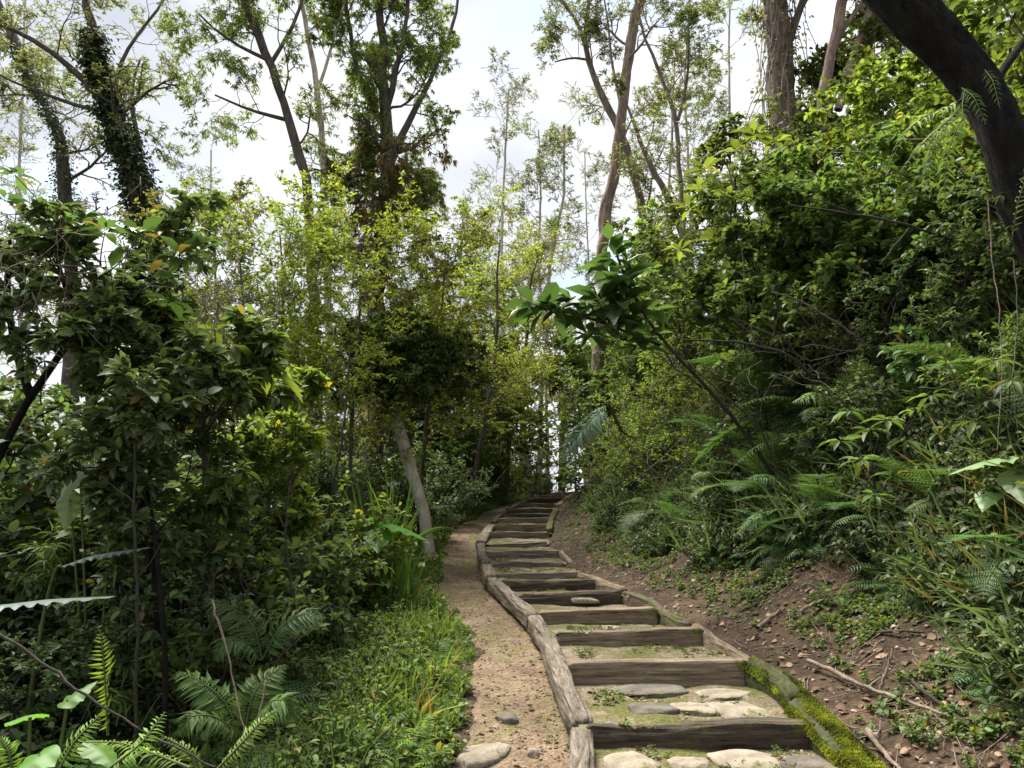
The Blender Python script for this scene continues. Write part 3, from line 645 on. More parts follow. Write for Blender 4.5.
# ================================================================== trees
def tree(name, label, trunk, limbs, bark, leaf, pr, seed, nbr, brange=(.35, 1), brlen=2.0, group=None, lev=2, ivy=None, dead=None, root_to_ground=True, limb_br=None, updir=.35, cat='tree', partname='crown', updz=.0, hang=None, rough=0):
    """trunk: [(px,py,depth,width px)], limbs: list of the same; nbr leafy branches along the trunk range"""
    rng = np.random.default_rng(seed)
    def conv(pl): return np.array([P(a_, b, d) for a_, b, d, w_ in pl]), np.array([w_ / F * d / 2 for a_, b, d, w_ in pl])
    pts, r = conv(trunk)
    if root_to_ground:
        p0 = pts[0]; zg = float(g(p0[0], p0[1]))
        if p0[2] > zg + .05: pts = np.concatenate([[[p0[0] + (p0[0] - pts[1][0]) * .15, p0[1], zg - .15]], pts]); r = np.concatenate([[r[0] * 1.25], r])
    base = pts[0].copy(); root = empty(name, base)
    def dens(p, rr, wob):
        s = np.concatenate([[0], np.cumsum(np.linalg.norm(np.diff(p, axis=0), axis=1))]); n = max(6, int(s[-1] / .35)); q = np.linspace(0, s[-1], n)
        C = np.stack([np.interp(q, s, p[:, k]) for k in range(3)], 1)
        for _ in range(3): C[1:-1] = (C[:-2] + 2 * C[1:-1] + C[2:]) / 4
        C[1:-1] += rng.normal(0, wob, (n - 2, 3)); return C, np.interp(q, s, rr)
    wd = Geo(); lf = Geo(); limbs_g = []
    C, R = dens(pts - base, r, r.mean() * .18); m = 14 if r.max() > .08 else 8
    R = R * (1 + fnoise(np.arange(len(R)) * .7, np.zeros(len(R)), seed, 2) * .18)
    if rough:
        m = 40; V_, Q_ = tube_geo(C, R, m); Vc = V_.reshape(len(C), m, 3); 
        nn_ = 5; Cd = np.stack([np.interp(np.linspace(0, len(C) - 1, len(C) * nn_), np.arange(len(C)), C[:, k]) for k in range(3)], 1); Rd = np.interp(np.linspace(0, len(C) - 1, len(C) * nn_), np.arange(len(C)), R)
        for _ in range(6): Cd[1:-1] = (Cd[:-2] + 2 * Cd[1:-1] + Cd[2:]) / 4
        V_, Q_ = tube_geo(Cd, Rd, m); Vc = V_.reshape(len(Cd), m, 3); A_, B_ = np.meshgrid(np.arange(len(Cd)), np.arange(m), indexing='ij')
        cb, sb = np.cos(B_ * 2 * np.pi / m), np.sin(B_ * 2 * np.pi / m)
        f_ = 1 + fnoise(A_ * .12 + cb * 1.4, sb * 1.4 + 5, seed, 4) * rough + fnoise(A_ * .5, cb * 6 + sb * 3, seed + 4, 3) * rough * .35
        V_ = (Cd[:, None] + (Vc - Cd[:, None]) * f_[..., None]).reshape(-1, 3); wd.add(V_, Q_, .5, 0)
    else: wd.tube(C, R, m)
    lines = [(C, R, nbr, brange, brlen, wd)]
    for lb in limbs:
        lp, lr = conv(lb[0] if isinstance(lb, tuple) else lb); o_ = lb[1] if isinstance(lb, tuple) else {}
        LC, LR = dens(lp - base, lr, lr.mean() * .2); br = Geo(); limbs_g.append(br); br.tube(LC, LR, 8); lines.append((LC, LR, o_.get('n', limb_br if limb_br is not None else nbr // 2), (.15, 1), o_.get('len', brlen * .8), br))
    for (c, rr, nb_, (t0, t1), bl, br) in lines:
        for k in range(nb_):
            t = t0 + (t1 - t0) * (k + rng.random()) / nb_; q, tg = at_t(c, min(.999, t)); rv = nrm(rng.normal(0, 1, 3)); perp = nrm(rv - tg * np.dot(rv, tg)); perp[2] += updir
            branch(br, lf, rng, q, nrm(perp + tg * .4 + np.array([0, 0, updz])), bl * rng.uniform(.6, 1.2) * (1.15 - .35 * t), max(.006, min(.3 * np.interp(t, np.linspace(0, 1, len(rr)), rr), .05)), lev, pr)
    if hang:
        hg = Geo()
        for k in range(hang['n']):
            q, tg = at_t(C, rng.uniform(hang['t0'], hang['t1'])); rv = nrm(rng.normal(0, 1, 3) * [1, 1, .2]); branch(wd, hg, rng, q, rv + [0, 0, .1], rng.uniform(.6, 1.3), .02, 2, pr_hang) if True else None
        hg.build('hanging_foliage', [M['hangleaf'], M['twig']], root)
    wd.build('trunk', M[bark], root, smooth=True); [q.build('branch', M[bark], root, smooth=True) for q in limbs_g]
    lf.build(partname, [M[leaf], M['twig']], root)
    if ivy:
        gi = Geo()
        for (c, rr, _, _, _, _) in lines[:ivy.get('lines', 1)]:
            n = int(ivy['n']); t = rng.uniform(ivy.get('t0', 0), ivy.get('t1', 1), n) ; f = t * (len(c) - 1); i = np.minimum(f.astype(int), len(c) - 2); u = (f - i)[:, None]
            q = c[i] * (1 - u) + c[i + 1] * u; rv = nrm(rng.normal(0, 1, (n, 3))); rv[:, 2] *= .3
            q = q + rv * (np.interp(f, np.arange(len(rr)), rr)[:, None] + rng.gamma(1.5, ivy['th'] / 2, (n, 1)))
            dd = rv + rng.normal(0, .5, (n, 3)); dd[:, 2] -= .6
            gi.leaves(ivy.get('kind', 'oval'), q, dd, rv + np.array([0, 0, .6]), ivy['ls'] * rng.uniform(.6, 1.2, n), ivy.get('lw', .7), rng)
        if ivy.get('strands'):
            for k in range(ivy['strands']):
                t = rng.uniform(ivy.get('t0', 0), ivy.get('t1', 1)); q, tg = at_t(c if ivy.get('lines', 1) > 1 and rng.random() < .3 else lines[0][0], t); rv = nrm(rng.normal(0, 1, 3) * [1, 1, 0])
                rr0 = np.interp(t, np.linspace(0, 1, len(lines[0][1])), lines[0][1])
                gi.tube(walk(rng, q + rv * (rr0 + rng.uniform(0, ivy['th'])), [0, 0, -1], rng.uniform(.5, 2.2), 6, .12, -.05), .008, 3, 1)
        gi.build('vine_cover', [M[ivy.get('mat', 'dark')], M['twig']], root)
    tag(root, label, cat, group); return root

pr_wisp = S_(nc=[7, 7], nl=10, ls=.085, lw=.32, kind='dia', droop=.2, wander=.22, ratio=.5, flat=.7, up=.15, tw=.004)
pr_wisp2 = S_(nc=[8, 8], nl=9, ls=.085, lw=.30, kind='dia', droop=.2, wander=.24, ratio=.5, flat=.7, up=.12, tw=.006)
pr_euc = S_(nc=[6, 7], nl=13, ls=.105, lw=.27, kind='lance', droop=.5, wander=.2, ratio=.45, flat=.7, cluster=True, tw=.004)
pr_eucs = S_(nc=[6, 7], nl=11, ls=.095, lw=.30, kind='lance', droop=.4, wander=.22, ratio=.5, flat=.7, tw=.003)
pr_hang = S_(nc=[5, 6], nl=16, ls=.12, lw=.26, kind='lance', droop=1.0, wander=.2, ratio=.45, flat=.7, grav=-.12, cluster=True, tw=.004)
pr_canopy = S_(nc=[6, 7], nl=10, ls=.10, lw=.48, kind='oval', droop=.12, wander=.17, ratio=.48, flat=.5, tw=.003)
pr_canbig = S_(nc=[5, 5], nl=6, ls=.19, lw=.44, kind='oval', droop=.15, wander=.15, ratio=.45, flat=.5, tw=.004)
pr_airy = S_(nc=[7, 8], nl=10, ls=.062, lw=.42, kind='oval', droop=.05, wander=.18, ratio=.48, flat=.45, tw=.002)

# left: vine covered tree
tree('vine_covered_tree', 'tree with trunk wrapped in dark climbing vines, at the upper left',
     [(160, 470, 14, 26), (156, 300, 14, 26), (146, 205, 14, 24), (125, 140, 14, 20), (100, 83, 14, 13), (92, 40, 14, 10), (86, -10, 14, 9), (70, -90, 14, 6), (60, -160, 14.2, 3)],
     [([(100, 98, 14, 8), (75, 68, 13.8, 7), (50, 50, 13.6, 6), (22, 28, 13.5, 5.5), (-20, 22, 13.5, 5), (-80, -20, 13.5, 3)], S_(n=5)),
      ([(140, 150, 14, 6), (134, 118, 14.2, 5), (127, 95, 14.4, 4), (140, 60, 14.6, 2)], S_(n=3)),
      ([(112, 110, 14, 8), (118, 60, 14.2, 4), (150, 20, 14.4, 3), (190, -40, 14.8, 2)], S_(n=5)),
      ([(95, 110, 14, 5), (60, 100, 14, 4), (25, 90, 13.8, 3), (-10, 70, 13.6, 2)], S_(n=5))],
     'barkmid', 'sky', pr_wisp, 401, 11, (.55, 1), 1.5, lev=2, ivy=S_(n=15000, t0=.28, t1=.72, th=.13, ls=.09, mat='ivy'))
tree('vine_covered_tree', 'thinner ivy-clad tree leaning left at the far left edge',
     [(70, 480, 16, 16), (72, 260, 16, 14), (60, 130, 16, 12), (34, 85, 16, 10), (10, 30, 16, 9), (-20, -40, 16, 6), (-50, -120, 16, 3)], [],
     'barkmid', 'sky', pr_wisp, 402, 14, (.4, 1), 1.7, ivy=S_(n=3500, t0=.35, t1=.75, th=.10, ls=.08, mat='ivy'))
# eucalypt like group
tree('slim_tree', 'slim grey tree leaning right below drooping leaf clusters, left of the dense vine-hung tree',
     [(318, 470, 12.5, 11), (314, 300, 12.5, 11), (306, 172, 12.5, 10), (290, 125, 12.5, 10), (276, 80, 12.5, 9), (262, 45, 12.5, 9), (243, 0, 12.5, 8), (225, -60, 12.5, 5), (215, -120, 12.5, 3)],
     [([(262, 45, 12.5, 6), (250, 30, 12.3, 5), (235, -30, 12, 4), (200, -70, 12, 2)], S_(n=4)), ([(268, 60, 12.5, 5), (225, 40, 12.3, 3), (200, 15, 12, 2)], S_(n=5)),
      ([(287, 120, 12.5, 5), (240, 108, 12.2, 3), (215, 95, 12.2, 2)], S_(n=5)), ([(270, 65, 12.5, 5), (300, 20, 12.7, 4), (310, -30, 13, 2)], S_(n=5))],
     'barkmid', 'canopyleaf', pr_eucs, 403, 9, (.5, 1), 1.3, lev=2)
tree('slim_tree', 'thin pale stemmed tree just right of the leaning slim grey tree',
     [(330, 470, 13, 8), (328, 300, 13, 8), (325, 178, 13, 7), (318, 90, 13, 6), (305, 20, 13, 5), (290, -50, 13, 3)], [([(318, 90, 13, 4), (335, 40, 13, 3), (350, -20, 13, 2)], S_(n=4))],
     'barkpale', 'canopyleaf', pr_eucs, 404, 7, (.5, 1), 1.1)
tree('leafy_tree', 'big tree with hanging olive-brown vines below a green crown, upper left of centre',
     [(372, 480, 13.5, 17), (376, 300, 13.5, 18), (386, 230, 13.5, 18), (388, 150, 13.5, 15), (384, 80, 13.5, 11), (380, 20, 13.5, 9), (376, -60, 13.5, 6)],
     [([(392, 160, 13.5, 9), (405, 125, 13.5, 8), (425, 95, 13.7, 6), (440, 55, 14, 5), (455, 25, 14.2, 4), (462, -30, 14.5, 2)], S_(n=6, len=.9)),
      ([(386, 130, 13.5, 8), (362, 95, 13.4, 6), (352, 50, 13.4, 5), (345, -10, 13.3, 3)], S_(n=13)),
      ([(386, 110, 13.5, 8), (400, 60, 13.4, 6), (408, 10, 13.4, 4), (412, -50, 13.3, 3)], S_(n=13)),
      ([(388, 200, 13.5, 6), (410, 190, 13.5, 5), (430, 200, 13.6, 3)], S_(n=6, len=.8)), ([(388, 190, 13.5, 6), (362, 170, 13.4, 5), (345, 180, 13.3, 3)], S_(n=6, len=.8))],
     'barkmid', 'canopyleaf', pr_euc, 405, 24, (.42, 1), 1.2, ivy=S_(n=2500, t0=.2, t1=.6, th=.25, ls=.13, lw=.3, kind='lance', mat='olive', strands=40), hang=S_(n=30, t0=.40, t1=.66))
# distant slender trees in the middle
far_grp = 'slender distant trees against the sky'
def slender(px, pyt, d, wpx, seed, label, lean=0, nb=9, bl=1.6, mat='sky', bark='barkpale', pr=pr_wisp2):  # pale bark carries the washed-out backlight of these stems in its colour
    pyt2 = pyt; n = 6; pl = []
    rng = np.random.default_rng(seed)
    for i in range(n):
        t = i / (n - 1); pl.append((px + lean * t + rng.normal(0, 3) * (i > 0), 470 + (pyt - 470) * t, d, wpx * .75 * (1 - .6 * t)))
    return tree('slender_tree', label, pl, [], bark, 'sky' if mat is None else mat, pr, seed, nb, (.45, 1), bl, group=far_grp)
slender(494, 90, 24, 6, 411, 'slender bare-stemmed tree in the middle of the sky, leftmost of the pale thin ones', 12, 14, 1.8)
slender(548, 130, 25, 5, 412, 'thin crooked tree rising between the bare-stemmed tree and the pair of leaning trunks', -8, 12, 1.6)
slender(540, 125, 24, 7, 413, 'thin tree carrying a small yellow-green clump, just left of the pair of leaning trunks', 22, 13, 1.7)
slender(462, 200, 27, 5, 414, 'short wispy tree low in the sky left of the bare-stemmed tree', -4, 10, 1.8)
slender(585, 150, 27, 4, 415, 'faint wispy tree right behind the pair of leaning trunks', 4, 10, 1.6)
slender(660, 60, 20, 6, 416, 'slim tree right of the pair of leaning trunks with a light crown', 14, 8, 1.6)
slender(690, -20, 18, 6, 417, 'slim upright tree left of the vine-wrapped upper right trunk', -4, 9, 1.5)
slender(725, -40, 19, 6, 418, 'slim tree close to the left side of the vine-wrapped upper right trunk', 6, 9, 1.5)
slender(30, 120, 22, 6, 419, 'wispy distant tree low at the far left edge', -14, 12, 2.0)
slender(205, 150, 24, 5, 420, 'wispy distant tree between the ivy-clad trunk and the slim grey tree', 6, 12, 2.0)
slender(15, -20, 20, 6, 426, 'tall wispy tree at the far left edge in front of open sky', 10, 13, 2.0)
slender(905, -60, 17, 7, 421, 'pale slim tree seen between the forked trunks and the dark leaning trunk', -6, 16, 1.6, 'mid')
slender(440, 250, 20, 6, 422, 'bushy young tree behind the leafy rise left of the stair top', 6, 14, 1.4, 'dull', pr=pr_wisp)
# the pair
tree('tall_tree', 'tall reddish-barked tree, the thicker and straighter of the leaning pair at upper centre',
     [(596, 470, 17, 13), (598, 330, 17, 12.5), (603, 225, 17, 12), (617, 160, 17, 11.5), (622, 120, 17, 11), (627, 60, 17, 10.5), (638, 0, 17, 10), (650, -70, 17, 8), (655, -150, 17, 5)],
     [([(622, 110, 17, 4), (612, 70, 17.2, 3), (608, 20, 17.4, 2), (600, -30, 17.5, 1.5)], S_(n=4)), ([(632, 30, 17, 4), (642, 10, 17, 3), (655, -30, 17, 2)], S_(n=3))],
     'barkpink', 'sky', pr_wisp, 431, 7, (.6, 1), 1.7, lev=2, rough=.3)
tree('tall_tree', 'tall pale tree crossing behind the reddish-barked tree, forking near the top',
     [(660, 480, 18, 9), (653, 290, 18, 9), (645, 230, 18, 9), (636, 180, 18, 8.5), (618, 125, 18, 8), (600, 95, 18, 7.5), (588, 60, 18, 7), (583, 35, 18, 5)],
     [([(586, 45, 18, 5), (578, 15, 18, 4), (552, -5, 18, 4), (530, -60, 18, 2)], S_(n=5)), ([(584, 45, 18, 5), (590, 10, 18, 4), (588, -50, 18, 3)], S_(n=4)), ([(590, 60, 18, 3), (572, 56, 18, 2.5), (555, 62, 18, 1.5)], S_(n=4))],
     'bark', 'sky', pr_wisp, 432, 6, (.5, 1), 1.6)
tree('slim_tree', 'dark slim tree slanting right of the leaning pair', [(712, 480, 16, 9), (690, 250, 16, 8), (672, 205, 16, 7), (655, 175, 16, 6), (635, 130, 16, 4), (625, 100, 16, 2)],
     [], 'bark', 'sky', pr_wisp, 433, 6, (.4, 1), 1.2)
tree('slim_tree', 'slim curved tree left of the vine-wrapped upper right trunk', [(684, 480, 15, 6), (683, 230, 15, 6), (680, 170, 15, 5), (675, 110, 15, 5), (655, 60, 15, 4), (640, 30, 15, 3), (632, -20, 15, 2)],
     [([(678, 120, 15, 4), (690, 80, 15, 3), (688, 20, 15, 2.5), (692, -40, 15, 2)], S_(n=7))], 'bark', 'sky', pr_wisp, 434, 9, (.4, 1), 1.3)
# upper right trunks
tree('vine_covered_tree', 'thick trunk hung with dry vines at the top right of centre', [(800, 420, 12, 30), (792, 230, 12, 30), (783, 80, 12, 28), (780, 30, 12, 26), (775, -30, 12, 24), (772, -120, 12, 18), (770, -200, 12, 10)],
     [([(790, 40, 12, 9), (800, 10, 12, 8), (812, -30, 12, 6)], S_(n=5))], 'bark', 'sky', pr_wisp, 441, 8, (.6, 1), 1.5, rough=.35, ivy=S_(n=2600, t0=.3, t1=1, th=.22, ls=.08, mat='olive', strands=150))
tree('forked_tree', 'forked trunk with pinkish bark between the vine-hung trunk and the dark leaning trunk',
     [(835, 420, 11, 16), (826, 200, 11, 14), (822, 120, 11, 13), (826, 75, 11, 12), (836, 35, 11, 11), (846, -10, 11, 10), (850, -90, 11, 7)],
     [([(838, 110, 11, 9), (848, 75, 11, 9), (862, 35, 11, 8), (874, -5, 11, 7), (890, -60, 11, 5)], S_(n=4)), ([(834, 45, 11, 5), (850, 15, 11, 5), (866, -4, 11, 5), (890, -30, 11, 3)], S_(n=4))],
     'barkpink', 'mid', pr_canopy, 442, 4, (.6, 1), 1.3, rough=.3)
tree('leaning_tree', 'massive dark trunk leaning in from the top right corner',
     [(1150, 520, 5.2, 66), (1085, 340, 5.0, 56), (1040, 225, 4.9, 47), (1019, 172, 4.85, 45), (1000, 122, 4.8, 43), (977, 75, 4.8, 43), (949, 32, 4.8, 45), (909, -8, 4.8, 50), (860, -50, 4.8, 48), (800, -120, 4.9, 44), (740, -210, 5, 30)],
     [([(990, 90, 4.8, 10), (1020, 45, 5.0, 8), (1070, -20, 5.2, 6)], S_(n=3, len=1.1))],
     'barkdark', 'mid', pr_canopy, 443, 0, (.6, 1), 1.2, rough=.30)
# leaning pale pole
tree('pale_leaning_tree', 'pale leaning bare trunk beside the dirt path with bushy dark crown above',
     [(432, 541, 11, 12.5), (424, 512, 11, 12), (412, 470, 11, 12), (402, 436, 11, 11), (396, 420, 11, 11), (390, 395, 11, 9), (386, 370, 11, 7)],
     [([(394, 415, 11, 6), (410, 385, 11, 5), (435, 365, 11, 4), (455, 360, 11, 3)], S_(n=12, len=.75)), ([(390, 400, 11, 6), (380, 370, 11, 5), (390, 340, 11, 3)], S_(n=12, len=.8)),
      ([(392, 405, 11, 6), (410, 375, 10.8, 5), (425, 345, 10.6, 3)], S_(n=12, len=.75)), ([(390, 395, 11, 6), (370, 385, 10.8, 4), (352, 378, 10.7, 3)], S_(n=10, len=.7)), ([(396, 410, 11, 5), (418, 392, 10.8, 4), (424, 372, 10.7, 4), (420, 352, 10.6, 3)], S_(n=34, len=.62))],
     'barkpale', 'mid', S_(nc=[7, 8], nl=12, ls=.075, lw=.40, kind='oval', droop=.25, wander=.2, ratio=.45, flat=.8, tw=.002), 444, 8, (.8, 1), .75, lev=2)
# airy yellow-green tree, left of centre
for k, (px, d, top, lab, seed, lean) in enumerate([
        (300, 9.2, 235, 'airy yellow-green sapling tree left of the leaning pale trunk, nearest of its kind', 451, -20),
        (350, 10.5, 245, 'airy yellow-green tree right behind the nearest one of its kind', 452, 10),
        (255, 8.5, 262, 'airy yellow-green tree with a low crown, left of the others of its kind', 453, -15),
        (420, 12.5, 268, 'airy yellow-green tree spreading above the leaning pale trunk', 454, 25),
        (215, 11, 215, 'olive-leaved airy tree beside the ivy-clad trunk', 455, 0),
        (470, 15.5, 240, 'airy yellow-green tree reaching over the left of the stairs', 457, 30), (505, 19, 250, 'airy yellow-green tree farthest along the stairs', 458, 35)]):
    _r = random.Random(seed); pl = [(px, 500, d, 4.5), (px + lean * .4 + _r.uniform(-9, 9), 410, d, 4), (px + lean * .7 + _r.uniform(-9, 9), 330, d, 3.2), (px + lean * .8 + _r.uniform(-7, 7), (330 + top) / 2, d, 2.5), (px + lean, top, d, 1.5)]
    tree('airy_tree', lab, pl, [], 'barkmid', ['yellow', 'yellow', 'bright', 'yellow', 'olive', 'yellow', 'yellow'][k], pr_airy, seed, 23, (.3, 1), 1.5, group='airy saplings left of the stairs', updir=.2)
# left dark large-leaved tree with arching limbs
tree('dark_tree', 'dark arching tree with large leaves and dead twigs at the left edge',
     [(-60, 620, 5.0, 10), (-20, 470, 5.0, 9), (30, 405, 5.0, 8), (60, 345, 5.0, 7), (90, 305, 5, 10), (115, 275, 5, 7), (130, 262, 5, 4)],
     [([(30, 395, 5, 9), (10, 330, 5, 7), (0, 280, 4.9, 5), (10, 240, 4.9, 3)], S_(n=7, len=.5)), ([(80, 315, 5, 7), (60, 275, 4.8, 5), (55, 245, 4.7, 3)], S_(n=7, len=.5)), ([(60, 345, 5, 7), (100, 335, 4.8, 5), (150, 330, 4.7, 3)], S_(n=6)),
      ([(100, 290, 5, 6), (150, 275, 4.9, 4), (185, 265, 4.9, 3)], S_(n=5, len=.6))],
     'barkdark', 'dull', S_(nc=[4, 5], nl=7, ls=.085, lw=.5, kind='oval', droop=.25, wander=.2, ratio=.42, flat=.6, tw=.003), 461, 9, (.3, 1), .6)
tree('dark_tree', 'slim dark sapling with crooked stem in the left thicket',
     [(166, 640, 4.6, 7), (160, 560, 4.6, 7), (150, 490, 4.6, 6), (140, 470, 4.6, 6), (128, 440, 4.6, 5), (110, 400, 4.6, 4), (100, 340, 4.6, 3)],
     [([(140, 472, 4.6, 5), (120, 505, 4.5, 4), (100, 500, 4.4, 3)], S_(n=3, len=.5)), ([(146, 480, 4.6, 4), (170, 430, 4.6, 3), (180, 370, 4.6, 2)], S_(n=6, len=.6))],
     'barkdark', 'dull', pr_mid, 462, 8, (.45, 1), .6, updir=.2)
tree('bright_sapling', 'leafy green sapling with long drooping leaves left of the airy trees',
     [(215, 620, 5.2, 7), (212, 520, 5.2, 6), (205, 430, 5.2, 5), (200, 370, 5.2, 4), (195, 330, 5.2, 3)],
     [([(205, 430, 5.2, 4), (235, 385, 5.2, 3), (265, 365, 5.2, 2)], S_(n=7, len=.5)), ([(205, 400, 5.2, 4), (175, 360, 5.2, 3), (150, 350, 5.2, 2)], S_(n=7, len=.5))],
     'twig', 'mid', S_(nc=[5, 5], nl=6, ls=.12, lw=.36, kind='oval', droop=.25, wander=.15, ratio=.42, flat=.5), 463, 8, (.4, 1), .6, updir=.2)
tree('bright_sapling', 'small bright green sapling in the left thicket below the airy trees',
     [(290, 600, 6.2, 5), (288, 520, 6.2, 4), (292, 460, 6.2, 3), (296, 400, 6.2, 2)],
     [], 'twig', 'bright', pr_mid, 464, 11, (.4, 1), .6, updir=.2)
# right: big leaved overhanging branch sapling
tree('big_leaved_sapling', 'overhanging sapling with big glossy leaves above the stairs',
     [(800, 520, 7.6, 4), (762, 455, 7.4, 4), (725, 400, 7.2, 3.6), (690, 365, 7.0, 3.4), (660, 345, 6.9, 3.2), (636, 322, 6.8, 3), (620, 300, 6.8, 3), (617, 270, 6.8, 3.5), (612, 242, 6.8, 2)],
     [([(660, 345, 6.9, 3.5), (620, 330, 6.8, 3), (585, 312, 6.7, 2.5), (545, 310, 6.6, 2), (528, 305, 6.6, 1.5)], S_(n=0))],
     'twigdark', 'bigleaf', pr_mid, 471, 0, (.3, 1), .5)
_o = [o for o in bpy.data.objects if o.name.startswith('big_leaved_sapling')][0]
rng = np.random.default_rng(77); lf = Geo(); base = np.array(_o.location)
def whorl(px, py, d, n, ln, spread=1.0, upb=.25):
    c = P(px, py, d) - base
    n = int(n * 1.9); ln = ln * 1.45; az = rng.uniform(0, 6.28) + np.arange(n) * 2.4; el = rng.uniform(-.7, .6, n)
    dd = np.stack([np.cos(az) * np.cos(el), np.sin(az) * np.cos(el), np.sin(el) + upb * .3], 1)
    lf.leaves('oval', c + dd * .03, dd, np.array([0, 0, 1.0]) + rng.normal(0, .25, (n, 3)), ln * rng.uniform(.6, 1.15, n), .46, rng, 0, rng.uniform(.1, .7, n))
for a_ in [(612, 243, 6.8, 4, .17), (614, 258, 6.8, 6, .2), (616, 275, 6.8, 7, .24), (618, 290, 6.8, 8, .26), (621, 304, 6.8, 7, .24), (632, 318, 6.8, 5, .2), (545, 308, 6.6, 7, .22), (560, 309, 6.6, 6, .2), (532, 305, 6.6, 6, .2), (585, 312, 6.7, 6, .2), (574, 300, 6.7, 4, .17),
           (606, 325, 6.8, 6, .2), (650, 340, 6.9, 5, .18), (640, 350, 6.9, 5, .17), (600, 300, 6.7, 5, .2), (645, 318, 6.9, 4, .18), (590, 335, 6.8, 5, .2)]: whorl(*a_)
lf.build('crown', [M['bigleaf'], M['twig']], _o)
# right bank trees: dense green canopy
def banktree(px, d, pytop, lab, seed, mat, pr, n=16, bl=1.3, lean=0, base_py=430, w_=7, rng_=(.3, 1), updir=.15):
    pl = [(px - lean, base_py, d, w_), (px - lean * .6, base_py + (pytop - base_py) * .35, d, w_ * .85), (px - lean * .2, base_py + (pytop - base_py) * .7, d, w_ * .6), (px, pytop, d, w_ * .35)]
    return tree('leafy_tree', lab, pl, [], 'twigdark', mat, pr, seed, n, rng_, bl, group='leafy trees crowding the right bank', updir=updir)
banktree(735, 10.5, 178, 'bushy bright-leaved tree on the right bank right of the big-leaved sapling', 481, 'mid', pr_canopy, 18, 1.4)
banktree(800, 12.5, 95, 'dense dark-green tree below the vine-hung trunk', 482, 'mid', pr_canopy, 22, 1.3)
banktree(860, 10.0, 120, 'dense tree under the forked pinkish trunk', 483, 'mid', pr_canopy, 20, 1.3)
banktree(760, 8.3, 235, 'low leafy tree on the right bank with thin dark limbs', 484, 'mid', pr_canopy, 18, 1.1, updir=.1)
banktree(860, 7.4, 215, 'broad green tree spreading above the ferny bank', 485, 'mid', pr_canopy, 18, 1.1)
banktree(930, 8.5, 90, 'bright green tree behind the dark leaning trunk', 486, 'bright', pr_canopy, 20, 1.3)
banktree(1010, 8.0, 20, 'tall leafy tree at the right edge behind the dark leaning trunk', 487, 'bright', pr_canopy, 24, 1.3)
banktree(985, 6.6, 250, 'leafy tree at the right edge below the dark leaning trunk', 488, 'mid', pr_canopy, 18, 1.0)
banktree(690, 13.0, 260, 'yellow-green tree left of the bushy bright-leaved tree', 489, 'bright', pr_canopy, 16, 1.2)
banktree(1060, 10, -60, 'tall background tree beyond the right edge', 490, 'mid', pr_canopy, 22, 1.8)
banktree(1075, 6.0, 120, 'tree just outside the right edge with bright leaves', 491, 'bright', pr_canopy, 18, 1.1)
banktree(900, 13, 30, 'background tree filling the gap right of the forked trunk', 492, 'mid', pr_canopy, 22, 1.5)
banktree(970, 12, -40, 'tall background tree with green crown behind the dark leaning trunk', 493, 'bright', pr_canopy, 22, 1.6)
# background thickets: left, centre
def bgtree(px, d, pytop, lab, seed, mat, n=16, bl=1.8, base_py=500, pr=None, w_=4.5, bark='bark'):
    pl = [(px, base_py, d, w_), (px + 2, base_py + (pytop - base_py) * .5, d, w_ * .7), (px - 2, pytop, d, w_ * .3)]
    return tree('background_tree', lab, pl, [], bark, mat, pr or pr_bg, seed, n, (.42 if 515 < px < 602 and d > 20 else .08, 1), bl, group='trees of the thicket behind', updir=.1)
pr_bg = S_(nc=[6, 7], nl=12, ls=.15, lw=.5, kind='dia', droop=.12, wander=.2, ratio=.48, flat=.6, tw=.004)
BG = [(455, 19, 395, 'bushy tree left of the stair top', 'mid'), (485, 23, 360, 'grey-green bushy tree behind the stair top', 'olive'), (520, 30, 330, 'pale green tree far behind the stair top', 'mid'),
      (618, 24, 340, 'green tree right of the stair top', 'mid'), (640, 20, 375, 'dark leafy tree on the bank by the stair top', 'dull'),
      (430, 26, 330, 'mid-green tree behind the leaning pale trunk', 'mid'), (400, 17, 420, 'low dark bushy tree behind the leaning pale trunk', 'dull'),
      (350, 18, 380, 'shaded bushy tree behind the airy saplings', 'dull'), (300, 15, 410, 'low shaded tree in the left thicket', 'dull'), (250, 19, 380, 'olive tree deep in the left thicket', 'mid'),
      (190, 15, 420, 'low green tree deep in the left thicket', 'mid'), (130, 19, 440, 'low green tree behind the crooked dark sapling', 'mid'), (60, 15, 455, 'bushy tree behind the dark arching tree', 'mid'),
      (0, 17, 420, 'bushy tree at the left edge of the thicket', 'dull'), (-60, 14, 380, 'bushy tree outside the left edge', 'dull'), (680, 17, 330, 'tree behind the bright shrubs of the bank', 'mid'),
      (505, 40, 300, 'hazy green tree far away left of the pair of leaning trunks', 'mid'), (455, 38, 290, 'hazy green tree far away above the leaning pale trunk', 'mid'),
      (650, 38, 290, 'hazy tree far away right of the reddish-barked tree', 'sky'), (385, 30, 300, 'green tree far behind the airy saplings', 'mid')]
BG += [
       (470, 20, 330, 'tall light green tree left of the stair top', 'bright'), 
       (625, 17.5, 370, 'green tree leaning over the upper stairs from the bank', 'mid'),
       (440, 17, 350, 'green tree right behind the bushy crown of the pale leaning tree', 'mid')]
for k, (px, d, top, lab, mat) in enumerate(BG):
    bgtree(px, d, top, lab, 500 + k, mat, 15, min(2.6, .085 * d + .45))
